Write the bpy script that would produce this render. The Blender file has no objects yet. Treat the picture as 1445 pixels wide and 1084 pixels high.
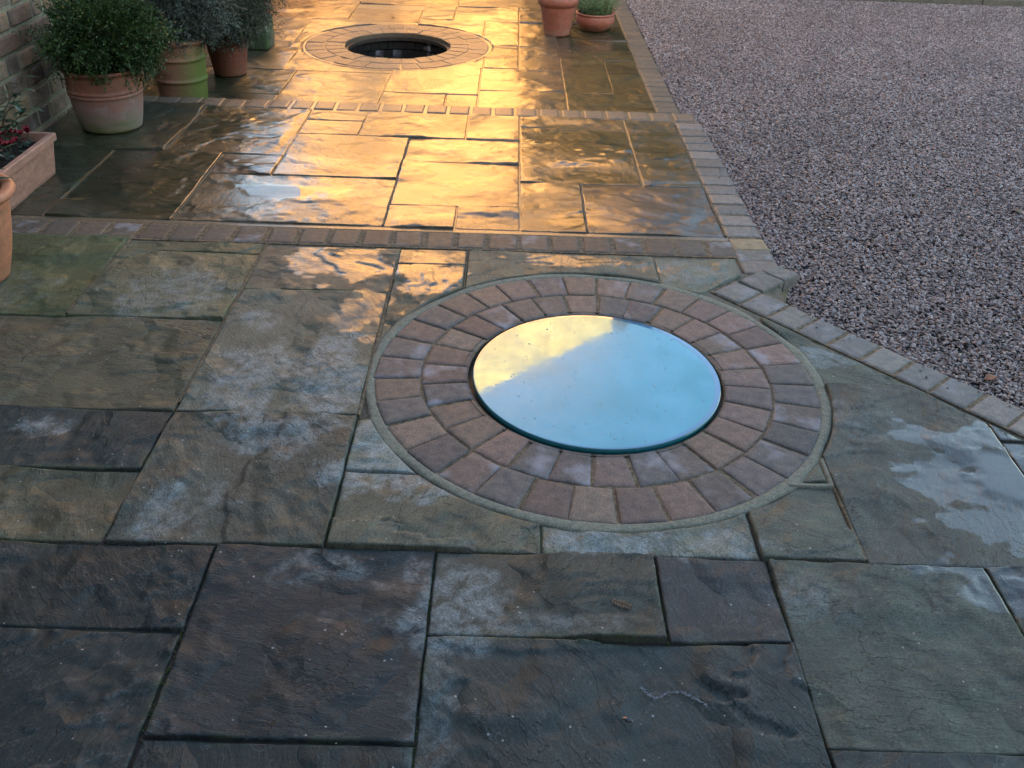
import bpy, bmesh, math, random
import numpy as np
from mathutils import Vector, Matrix

random.seed(7); rng = np.random.default_rng(7)
S = bpy.context.scene
COL = S.collection

# ------------------------------------------------------------------ camera
PITCH, YAW, ROLL = 0.57784, 0.013866, 0.037469
def cam_axes():
    cp, sp, cy, sy = math.cos(PITCH), math.sin(PITCH), math.cos(YAW), math.sin(YAW)
    f = Vector((sy*cp, cy*cp, -sp)); r = Vector((cy, -sy, 0)); u = r.cross(f)
    cr, sr = math.cos(ROLL), math.sin(ROLL)
    return f, cr*r + sr*u, -sr*r + cr*u
f_, r_, u_ = cam_axes()
cd = bpy.data.cameras.new('camera'); cam = bpy.data.objects.new('camera', cd); COL.objects.link(cam)
m3 = Matrix((r_, u_, -f_)).transposed()
cam.matrix_world = Matrix.Translation((0, 0, 1.6)) @ m3.to_4x4()
cd.sensor_width = 36; cd.lens = 36*1303.8/1445; cd.clip_start = 0.05; cd.clip_end = 800
S.camera = cam

# ------------------------------------------------------------------ sky, sun, exposure
SUN_EL, SUN_AZ = math.radians(12), math.radians(183)      # azimuth of the sun, measured from +Y clockwise (183 = behind the camera)
W = bpy.data.worlds.new('World'); S.world = W; W.use_nodes = True
wn = W.node_tree; bg = wn.nodes['Background']
sky = wn.nodes.new('ShaderNodeTexSky'); sky.sky_type = 'NISHITA'; sky.sun_disc = False
sky.sun_elevation = SUN_EL; sky.sun_rotation = SUN_AZ
sky.air_density = 1.0; sky.dust_density = 1.2; sky.ozone_density = 0.35
wn.links.new(sky.outputs[0], bg.inputs[0]); bg.inputs[1].default_value = 0.10
sl = bpy.data.lights.new('sun', 'SUN'); sl.energy = 5.0; sl.angle = math.radians(0.5); sl.color = (1.0, 0.56, 0.16)
so = bpy.data.objects.new('sun', sl); COL.objects.link(so)
sd = Vector((math.sin(SUN_AZ)*math.cos(SUN_EL), math.cos(SUN_AZ)*math.cos(SUN_EL), math.sin(SUN_EL)))
so.rotation_euler = sd.to_track_quat('Z', 'Y').to_euler(); so.location = sd*30
S.view_settings.view_transform = 'Standard'; S.view_settings.look = 'None'
S.view_settings.gamma = 1; S.view_settings.use_curve_mapping = False
S.view_settings.exposure = 3.0
S.render.engine = 'CYCLES'
S.cycles.max_bounces = 6; S.cycles.diffuse_bounces = 3; S.cycles.glossy_bounces = 4
S.cycles.caustics_reflective = False; S.cycles.caustics_refractive = False
S.cycles.sample_clamp_indirect = 6.0

# ------------------------------------------------------------------ numpy noise
def _h(ix, iy, s):
    n = (ix.astype(np.int64)*374761393 + iy.astype(np.int64)*668265263 + int(s)*974634777) & 0xffffffff
    n = ((n ^ (n >> 13))*1274126177) & 0xffffffff
    return ((n ^ (n >> 16)) & 0xffff)/65535.0
def vn(x, y, s=0):
    ix, iy = np.floor(x), np.floor(y); fx, fy = x-ix, y-iy
    fx = fx*fx*(3-2*fx); fy = fy*fy*(3-2*fy)
    a, b, c, d = _h(ix, iy, s), _h(ix+1, iy, s), _h(ix, iy+1, s), _h(ix+1, iy+1, s)
    return (a*(1-fx)+b*fx)*(1-fy)+(c*(1-fx)+d*fx)*fy
def fbm(x, y, s=0, o=4, g=.5):
    v = 0; a = 1; t = 0
    for k in range(o):
        v = v + a*vn(x*2**k + 17.3*k, y*2**k - 9.1*k, s+k); t += a; a *= g
    return v/t
def sst(a, b, x):
    t = np.clip((x-a)/(b-a), 0, 1); return t*t*(3-2*t)

# ------------------------------------------------------------------ mesh helpers
def new_mesh(name, V, F, mat=None, smooth=False, attrs=None):
    me = bpy.data.meshes.new(name)
    if isinstance(F, np.ndarray) and F.ndim == 2:
        n, k = F.shape
        me.vertices.add(len(V)); me.vertices.foreach_set('co', np.asarray(V, np.float32).ravel())
        me.loops.add(n*k); me.loops.foreach_set('vertex_index', F.astype(np.int32).ravel())
        me.polygons.add(n); me.polygons.foreach_set('loop_start', np.arange(0, n*k, k, dtype=np.int32))
        me.update(calc_edges=True)
    else:
        me.from_pydata([tuple(v) for v in V], [], [tuple(int(i) for i in f) for f in F]); me.update()
    if smooth: me.polygons.foreach_set('use_smooth', np.ones(len(me.polygons), bool))
    if attrs:
        for k, a in attrs.items():
            at = me.attributes.new(k, 'FLOAT', 'POINT'); at.data.foreach_set('value', np.asarray(a, np.float32))
    if mat: me.materials.append(mat)
    return me
def link(name, me, parent=None, loc=(0, 0, 0), rot=(0, 0, 0), color=None):
    o = bpy.data.objects.new(name, me); COL.objects.link(o)
    o.location = loc; o.rotation_euler = rot
    if parent is not None: o.parent = parent
    if color is not None: o.color = color
    return o
def tag(o, label, cat=None, group=None, kind=None):
    o['label'] = label
    if cat: o['category'] = cat
    if group: o['group'] = group
    if kind: o['kind'] = kind
    return o
def empty(name, loc=(0, 0, 0), rz=0):
    o = bpy.data.objects.new(name, None); COL.objects.link(o); o.location = loc; o.rotation_euler = (0, 0, rz); o.empty_display_size = .1
    return o
class MB:
    def __init__(s): s.v = []; s.f = []
    def add(s, V, F):
        b = len(s.v); s.v += [tuple(x) for x in V]; s.f += [tuple(i+b for i in f) for f in F]
    def box(s, a, b):
        x0, y0, z0 = a; x1, y1, z1 = b
        s.add([(x0,y0,z0),(x1,y0,z0),(x1,y1,z0),(x0,y1,z0),(x0,y0,z1),(x1,y0,z1),(x1,y1,z1),(x0,y1,z1)],
              [(0,3,2,1),(4,5,6,7),(0,1,5,4),(1,2,6,5),(2,3,7,6),(3,0,4,7)])
    def tube(s, pts, rad, n=6):
        pts = [Vector(p) for p in pts]; b = len(s.v)
        for i, p in enumerate(pts):
            t = (pts[min(i+1, len(pts)-1)]-pts[max(i-1, 0)]).normalized()
            a = t.orthogonal().normalized(); c = t.cross(a); rr = rad[i] if hasattr(rad, '__len__') else rad
            for k in range(n):
                q = 2*math.pi*k/n; s.v.append(tuple(p + a*rr*math.cos(q) + c*rr*math.sin(q)))
        for i in range(len(pts)-1):
            for k in range(n):
                s.f.append((b+i*n+k, b+i*n+(k+1) % n, b+(i+1)*n+(k+1) % n, b+(i+1)*n+k))
        s.f.append(tuple(b+k for k in range(n))[::-1]); s.f.append(tuple(b+(len(pts)-1)*n+k for k in range(n)))
    def mesh(s, name, mat, smooth=False): return new_mesh(name, s.v, s.f, mat, smooth)
def lathe(prof, n=64, wob=0.0, seed=0):
    V = []; F = []
    for i, (r, z) in enumerate(prof):
        for k in range(n):
            a = 2*math.pi*k/n; rr = r*(1+wob*(math.sin(a*2+seed)+.6*math.sin(a*3+1+seed+z*9)))
            V.append((rr*math.cos(a), rr*math.sin(a), z))
    for i in range(len(prof)-1):
        for k in range(n): F.append((i*n+k, i*n+(k+1) % n, (i+1)*n+(k+1) % n, (i+1)*n+k))
    return V, F

# ------------------------------------------------------------------ materials
class N:
    def __init__(s, name):
        s.m = bpy.data.materials.new(name); s.m.use_nodes = True; s.t = s.m.node_tree; s.p = s.t.nodes['Principled BSDF']
    def n(s, typ, **kw):
        x = s.t.nodes.new('ShaderNode'+typ)
        for k, v in kw.items(): setattr(x, k, v)
        return x
    def l(s, a, b): s.t.links.new(a, b)
    def val(s, sock, v):
        if hasattr(v, 'is_output') or isinstance(v, bpy.types.NodeSocket): s.l(v, sock)
        else: sock.default_value = v
    def math(s, op, a, b=0.0, c=0.0, clamp=False):
        x = s.n('Math', operation=op, use_clamp=clamp)
        s.val(x.inputs[0], a); s.val(x.inputs[1], b); s.val(x.inputs[2], c); return x.outputs[0]
    def mix(s, fac, a, b, mode='MIX'):
        x = s.n('Mix', data_type='RGBA', blend_type=mode)
        s.val(x.inputs[0], fac)
        for k, v in ((6, a), (7, b)):
            if isinstance(v, tuple): v = v+(1,) if len(v) == 3 else v
            s.val(x.inputs[k], v)
        return x.outputs[2]
    def noise(s, vec, scale, detail=4, rough=.55, dist=0):
        x = s.n('TexNoise'); s.val(x.inputs['Scale'], scale); x.inputs['Detail'].default_value = detail
        x.inputs['Roughness'].default_value = rough; x.inputs['Distortion'].default_value = dist
        if vec is not None: s.l(vec, x.inputs['Vector'])
        return x.outputs[0]
    def mapr(s, v, a, b, c=0.0, d=1.0):
        x = s.n('MapRange'); s.val(x.inputs[0], v)
        for i, q in zip((1, 2, 3, 4), (a, b, c, d)): s.val(x.inputs[i], q)
        return x.outputs[0]
    def vmul(s, v, t):
        x = s.n('VectorMath', operation='MULTIPLY'); s.l(v, x.inputs[0]); x.inputs[1].default_value = t; return x.outputs[0]
    def vadd(s, a, b):
        x = s.n('VectorMath', operation='ADD'); s.l(a, x.inputs[0]); s.l(b, x.inputs[1]); return x.outputs[0]
    def bump(s, h, dist, strength=1.0, prev=None):
        x = s.n('Bump'); s.val(x.inputs['Strength'], strength); x.inputs['Distance'].default_value = dist
        s.l(h, x.inputs['Height'])
        if prev is not None: s.l(prev, x.inputs['Normal'])
        return x.outputs[0]
    def attr(s, name, typ='GEOMETRY'):
        x = s.n('Attribute'); x.attribute_name = name; x.attribute_type = typ; return x.outputs['Fac']
    def set(s, **kw):
        for k, v in kw.items():
            k = k.replace('_', ' ')
            if isinstance(v, tuple) and len(v) == 3: v = v+(1,)
            s.val(s.p.inputs[k], v)

def stone_material():
    k = N('riven_sandstone')
    pos = k.n('NewGeometry').outputs['Position']; oi = k.n('ObjectInfo')
    rot = k.n('VectorRotate', rotation_type='Z_AXIS'); k.l(pos, rot.inputs['Vector'])
    k.l(k.math('MULTIPLY', oi.outputs['Random'], 2.4), rot.inputs['Angle'])
    off = k.n('CombineXYZ'); k.l(k.math('MULTIPLY', oi.outputs['Random'], 50), off.inputs[0])
    p = k.vadd(rot.outputs[0], off.outputs[0])
    wet = k.attr('wet'); pale = k.attr('pale'); pud = k.attr('puddle'); gr = k.attr('green')
    streak = k.noise(k.vmul(p, (4, 15, 1)), 3.6, 7, .72, .9)
    fine = k.noise(p, 190, 3, .7)
    mott = k.noise(p, 9, 5, .6, .3)
    big = k.noise(p, 2.3, 3, .5)
    c = k.mix(k.mapr(mott, .3, .7), (.67, .67, .68), (1.26, 1.25, 1.23))
    base = k.mix(1.0, k.mix(1.0, oi.outputs['Color'], (.93, .95, .78), 'MULTIPLY'), c, 'MULTIPLY')
    base = k.mix(1.0, base, k.mix(k.mapr(streak, .3, .7), (.84, .83, .83), (1.17, 1.16, 1.13)), 'MULTIPLY')
    base = k.mix(k.mapr(big, .52, .72, 0, .08), base, k.mix(1.0, base, (1.18, .98, .86), 'MULTIPLY'))
    veinn = k.noise(k.vmul(p, (1, 2.2, 1)), 5, 6, .6, 1.2)
    vein = k.math('SUBTRACT', 1, k.mapr(k.math('ABSOLUTE', k.math('SUBTRACT', veinn, .5)), 0.0, .012))
    base = k.mix(k.math('MULTIPLY', vein, .32), base, (.15, .15, .14))
    base = k.mix(k.math('MULTIPLY', k.attr('lip'), k.mapr(fine, .35, .6, .0, .32)), base, (.17, .17, .165))  # pale lip painted as the light edge of each step
    base = k.mix(k.math('MULTIPLY', k.attr('ledge'), .75), base, (.018, .017, .016))  # step lines darkened in colour to deepen the relief shading
    palem = k.math('MULTIPLY', pale, k.mapr(k.noise(p, 22, 8, .78, .5), .40, .60), clamp=True)
    base = k.mix(k.math('MULTIPLY', palem, .88), base, (.27, .32, .33))
    base = k.mix(k.math('MULTIPLY', gr, k.mapr(k.noise(p, 14, 5, .7), .3, .65, .1, .85), clamp=True), base, (.085, .11, .04))
    base = k.mix(1.0, base, k.mix(k.mapr(fine, .32, .68), (.55, .55, .55), (1.45, 1.45, 1.45)), 'MULTIPLY')
    sp = k.n('TexVoronoi'); sp.inputs['Scale'].default_value = 42; k.l(p, sp.inputs['Vector'])
    spn = k.math('MULTIPLY', k.math('LESS_THAN', sp.outputs['Distance'], .12), k.math('GREATER_THAN', k.noise(p, 21, 2), .60))
    base = k.mix(k.math('MULTIPLY', spn, .55), base, (.5, .5, .48))
    wetm = k.mapr(k.math('ADD', wet, k.math('MULTIPLY', k.math('SUBTRACT', k.noise(k.vmul(p, (6, 16, 1)), 3.0, 5, .65, .6), .5), .55)), .34, .66)
    base = k.mix(wetm, base, k.mix(1.0, base, (.62, .62, .62), 'MULTIPLY'))
    np_ = k.math('SUBTRACT', 1, pud)
    h = k.math('ADD', k.math('MULTIPLY', streak, 1.0), k.math('MULTIPLY', fine, .22))
    h = k.math('ADD', h, k.math('MULTIPLY', mott, .8))
    h = k.math('SUBTRACT', h, k.math('MULTIPLY', vein, .12))
    lp = k.vmul(p, (1, 2.1, 1)); ln = k.noise(lp, 2.6, 8, .58, .35); q_ = k.math('MULTIPLY', ln, 13.0)
    fr = k.math('FRACT', q_); stp = k.math('ADD', k.math('FLOOR', q_), k.mapr(fr, 0, .10))
    reg = k.mapr(k.noise(p, 3.1, 3, .5), .44, .56)
    h = k.math('ADD', h, k.math('MULTIPLY', k.math('MULTIPLY', stp, reg), .75))
    ledge = k.math('MULTIPLY', k.math('MULTIPLY', k.mapr(k.math('ABSOLUTE', k.math('SUBTRACT', fr, .03)), .055, .0), reg), k.mapr(mott, .35, .6))
    lip_light_mask = k.math('MULTIPLY', k.math('MULTIPLY', k.mapr(k.math('ABSOLUTE', k.math('SUBTRACT', fr, .15)), .06, .0), reg), k.mapr(fine, .4, .6))
    base = k.mix(k.math('MULTIPLY', lip_light_mask, .30), base, (.15, .155, .155)); base = k.mix(k.math('MULTIPLY', ledge, .72), base, (.014, .013, .012))  # fine steps get the same painted light lip and shade line
    b = k.bump(h, .0034, k.math('MULTIPLY', np_, .9))
    b2 = k.bump(k.math('ADD', k.math('ADD', streak, k.math('MULTIPLY', fine, .06)), k.math('MULTIPLY', k.math('MULTIPLY', stp, reg), .45)), .0008, k.math('MULTIPLY', np_, .8))
    slk = k.attr('slick'); cr_ = k.math('MULTIPLY', k.mapr(k.noise(k.vmul(p, (2, 6, 1)), 2.2, 4, .6, .5), .38, .62, .10, .24), k.mapr(slk, 0, 1, 1.0, .25))
    rg = k.mapr(wetm, 0, 1, .62, .45)
    k.set(Base_Color=base, Roughness=rg, Normal=b, Coat_Weight=k.math('MULTIPLY', wetm, k.mapr(k.attr('film'), 0, 1, .60, 1.0)), Coat_IOR=1.45,
          Coat_Roughness=k.math('MULTIPLY', np_, cr_), Coat_Normal=b2)
    k.val(k.p.inputs['Specular IOR Level'], k.mapr(slk, 0, 1, .45, .15))
    return k.m

def sett_material():
    k = N('tumbled_sett')
    oi = k.n('ObjectInfo'); tc = k.n('TexCoord').outputs['Object']
    off = k.n('CombineXYZ'); k.l(k.math('MULTIPLY', oi.outputs['Random'], 30), off.inputs[0]); k.l(k.math('MULTIPLY', oi.outputs['Random'], 77), off.inputs[1])
    p = k.vadd(tc, off.outputs[0])
    fine = k.noise(p, 260, 3, .75); md = k.noise(p, 34, 4, .6); bg_ = k.noise(p, 9, 3)
    base = k.mix(1.0, oi.outputs['Color'], k.mix(k.mapr(md, .3, .7), (.72, .72, .76), (1.28, 1.22, 1.18)), 'MULTIPLY')
    base = k.mix(1.0, base, k.mix(k.mapr(fine, .3, .7), (.5, .5, .5), (1.55, 1.55, 1.55)), 'MULTIPLY')
    bloom = k.math('MULTIPLY', k.mapr(bg_, .50, .68), k.math('MULTIPLY', k.mapr(oi.outputs['Random'], .62, .8), k.mapr(oi.outputs['Alpha'], .6, .8)), clamp=True)
    base = k.mix(k.math('MULTIPLY', bloom, .6), base, (.38, .38, .42))
    vo = k.n('TexVoronoi'); vo.inputs['Scale'].default_value = 70; k.l(p, vo.inputs['Vector'])
    pit = k.math('MULTIPLY', k.math('LESS_THAN', vo.outputs['Distance'], .16), k.math('GREATER_THAN', k.noise(p, 40, 2), .56))
    base = k.mix(k.math('MULTIPLY', pit, .6), base, (.03, .03, .03))
    h = k.math('ADD', k.math('MULTIPLY', fine, .5), k.math('SUBTRACT', md, k.math('MULTIPLY', pit, .6)))
    wet = k.math('SUBTRACT', 1, oi.outputs['Alpha'])
    rg = k.mapr(wet, 0, 1, .78, .42)
    k.set(Base_Color=base, Roughness=rg, Normal=k.bump(h, .0030, .95), Coat_Weight=k.math('MULTIPLY', wet, .7), Coat_Roughness=.25, Coat_IOR=1.33)
    return k.m

def mortar_material(name, c1, c2, moss=0.0, dist=.004, rough=.9, lowsoil=False):
    k = N(name)
    p = k.n('NewGeometry').outputs['Position']
    a = k.noise(p, 60, 5, .7); b = k.noise(p, 4.5, 4, .6); g = k.noise(p, 300, 2, .7)
    base = k.mix(k.mapr(a, .3, .7), c1, c2)
    base = k.mix(1.0, base, k.mix(k.mapr(g, .3, .7), (.6, .6, .6), (1.4, 1.4, 1.4)), 'MULTIPLY')
    if lowsoil:                                   # near the camera the joints are dark with soil, further off sandy mortar shows
        xyz = k.n('SeparateXYZ'); k.l(p, xyz.inputs[0])
        t = k.mapr(k.math('ADD', xyz.outputs[1], k.math('MULTIPLY', k.math('SUBTRACT', b, .5), 2.2)), 1.9, 2.7)
        base = k.mix(t, k.mix(k.mapr(a, .3, .7), (.012, .012, .012), (.04, .036, .03)), base)
    if moss: base = k.mix(k.math('MULTIPLY', k.mapr(b, .56, .66), moss, clamp=True), base, (.03, .05, .012))
    k.set(Base_Color=base, Roughness=rough, Normal=k.bump(k.math('ADD', a, k.math('MULTIPLY', g, .3)), dist, 1.0))
    return k.m

def terracotta(name, col, bloom=(.55, .5, .46), bl=(.0, .1), green=0.0, rough=.6, gh=.12, side=(0.6, -0.4), bs=1.0):
    k = N(name)
    p = k.n('TexCoord').outputs['Object']; xyz = k.n('SeparateXYZ'); k.l(p, xyz.inputs[0]); z = xyz.outputs[2]
    n1 = k.noise(k.vmul(p, (1, 1, 3)), 9, 5, .65); n2 = k.noise(p, 60, 4, .7); n3 = k.noise(p, 3, 3)
    base = k.mix(k.mapr(n1, .3, .7), tuple(c*.72 for c in col), tuple(min(c*1.2, .9) for c in col))
    base = k.mix(1.0, base, k.mix(k.mapr(n2, .3, .7), (.82, .82, .82), (1.15, 1.15, 1.15)), 'MULTIPLY')
    zz = k.math('ADD', z, k.math('MULTIPLY', k.math('SUBTRACT', n1, .5), .26))
    base = k.mix(k.math('MULTIPLY', k.mapr(zz, bl[1], bl[0]), bs), base, bloom)
    base = k.mix(k.math('MULTIPLY', k.mapr(k.noise(p, 11, 6, .75, .6), .56, .66), .55 if bs > .6 else .25), base, bloom)
    base = k.mix(k.mapr(k.math('ADD', z, k.math('MULTIPLY', n2, .03)), .035, .012, 0, .6), base, (.06, .055, .04))
    if green:
        sd_ = k.math('ADD', k.math('MULTIPLY', xyz.outputs[0], side[0]*7), k.math('MULTIPLY', xyz.outputs[1], side[1]*7))
        gm = k.math('ADD', k.mapr(zz, gh+.04, gh-.08), 0.0)
        gm = k.math('MULTIPLY', gm, k.mapr(k.math('ADD', sd_, k.math('MULTIPLY', n3, 1.6)), .45, 2.0, .08, 1.0))
        base = k.mix(k.math('MULTIPLY', gm, green, clamp=True), base, (.13, .17, .03))
    k.set(Base_Color=base, Roughness=k.mapr(n1, .3, .7, rough-.12, rough+.1), Normal=k.bump(k.math('ADD', n2, n1), .0015, .8))
    return k.m

def leaf_material(name, c1, c2, rough=.5, spec=.4, coat=0):
    k = N(name); g = k.n('NewGeometry'); p = k.n('TexCoord').outputs['Object']
    n = k.noise(p, 14, 3)
    r = k.math('ADD', k.math('MULTIPLY', g.outputs['Random Per Island'], .6), k.math('MULTIPLY', k.mapr(n, .3, .7), .5))
    base = k.mix(r, c1, c2)
    k.set(Base_Color=base, Roughness=rough, Coat_Weight=coat, Coat_Roughness=.15); k.p.inputs['Specular IOR Level'].default_value = spec
    return k.m

def plain(name, col, rough=.7, ns=30, amt=.35, dist=.002, metal=0):
    k = N(name); p = k.n('TexCoord').outputs['Object']; n = k.noise(p, ns, 4, .65)
    base = k.mix(k.mapr(n, .3, .7), tuple(c*(1-amt) for c in col), tuple(min(c*(1+amt), 1) for c in col))
    k.set(Base_Color=base, Roughness=rough, Metallic=metal, Normal=k.bump(n, dist, .8)); return k.m

M_STONE = stone_material(); M_SETT = sett_material()
M_BED = mortar_material('joint_mortar', (.10, .085, .06), (.22, .19, .14), .9, lowsoil=True)
M_WETJ = mortar_material('wet_mortar', (.10, .07, .042), (.20, .15, .09), .0, .003, .5)
for q_, v_ in (('Coat Weight', .7), ('Coat Roughness', .2), ('Coat IOR', 1.4)): M_WETJ.node_tree.nodes['Principled BSDF'].inputs[q_].default_value = v_
M_COLLAR = mortar_material('pale_mortar', (.15, .15, .11), (.28, .275, .21), .0, .003)
M_SAND = mortar_material('sandy_pointing', (.035, .028, .02), (.27, .20, .12), .0, .004)

# ------------------------------------------------------------------ ground under everything
WX, WY, WR = 0.3033, 2.5177, 0.7145            # near well: centre and outer radius of its setts
FX, FY, FR = -0.885, 7.47, 0.715               # far well, on the lower terrace
LOW = -0.15                                    # level of the lower terrace
GZ = -0.158                                    # level of the gravel
gm = plain('dark_earth', (.05, .045, .035), .95, 3, .4)

# ------------------------------------------------------------------ slabs
DP = np.array((1.055, 3.078)); DD = np.array((.659, -.742)); DN = np.array((.752, .659))   # outer line of the diagonal edging
def diag_dist(x, y): return (DP[0]-x)*DN[0] + (DP[1]-y)*DN[1]       # metres inside the outer diagonal line
EDGE_IN = .172

WETP = [  # x, y, rx, ry, strength: puddled or wet places on the upper terrace
    (1.43, 1.97, .30, .30, 1.0), (1.22, 1.60, .20, .10, .9), (1.12, 1.86, .03, .02, .7), (-.60, 3.28, .34, .20, .62), (-.28, 3.2, .16, .22, .72),
    (-.5, 2.9, .12, .25, .5), (1.3, 2.75, .3, .1, .55), (.3, 3.36, .45, .08, .55), (1.45, 1.45, .18, .12, .7)]
PALEP = [(-.31, 2.13, .16, .13, 1), (-.25, 1.98, .3, .10, .9), (.3, 1.74, .24, .06, 1), (.60, 1.75, .1, .06, .7), (-.55, 2.5, .14, .26, .9), (-.62, 2.14, .17, .09, .8),
    (-.83, 1.8, .12, .14, .7), (-.80, 2.45, .13, .22, .8), (-1.2, 3.0, .24, .2, .55), (-1.85, 2.95, .24, .2, .35), (-.08, 1.52, .14, .16, .75), (-.40, 1.6, .13, .06, .5),
    (-.86, 2.8, .07, .1, .6), (1.05, 2.3, .14, .1, .35), (.72, 3.3, .2, .12, .5), (1.1, 2.66, .12, .05, .7), (-1.33, 2.16, .09, .05, .8), (.76, 1.55, .1, .1, .35), (0.0, 1.46, .3, .05, .4), (-.12, 1.2, .05, .3, .35)]
PUD = [(-1.02, 4.03, .23, .10), (-1.24, 4.07, .14, .07), (-1.345, 4.76, .11, .045), (1.44, 2.02, .12, .15)]
def blobs(x, y, L, n):
    v = np.zeros_like(x)
    for b in L:
        d = np.sqrt(((x-b[0])/b[2])**2+((y-b[1])/b[3])**2) + (n-.5)*2.0
        v = np.maximum(v, (b[4] if len(b) > 4 else 1)*(1-sst(.6, 1.1, d)))
    return v

SLICK = [(.42, 4.78, .36, .30), (.45, 4.33, .34, .10), (.30, 3.80, .14, .12), (.80, 4.75, .13, .34), (-1.75, 4.1, .6, .5), (-1.45, 4.9, .3, .25), (-1.25, 4.02, .3, .14)]
def relief(x, y, seed, lv, lines=()):
    """cleft surface of split sandstone: a few terraces with crisp ledges, stretched along one direction"""
    r = np.random.default_rng(seed); a = r.uniform(-.55, .55) + (0 if r.random() < .75 else 1.2)
    u = math.cos(a)*x + math.sin(a)*y; w = -math.sin(a)*x + math.cos(a)*y
    n = fbm(u*2.1 + r.uniform(0, 50), w*4.6, seed, 5, .52)
    q = n*lv; fl = np.floor(q); fr = q-fl
    st = fl + sst(.0, .07, fr) + .12*fr
    h = (st/lv)*.026
    h = h + .0026*(fbm(u*7, w*19, seed+9, 4, .6)-.5) + .006*(vn(u*1.7+3, w*1.7, seed+20)-.5)
    m = sst(.35, .6, vn(x*3+7, y*3, seed+33))          # some areas stay flat
    k = .25+.85*m
    ledge_shade = np.exp(-((fr-.0)/.045)**2)*m*sst(.3, .6, vn(x*6, y*6, seed+44)); lip = np.exp(-((fr-.11)/.05)**2)*m  # dark line at each step, pale lip beside it: relief shading painted in
    return h*k, ledge_shade, lip

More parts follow.
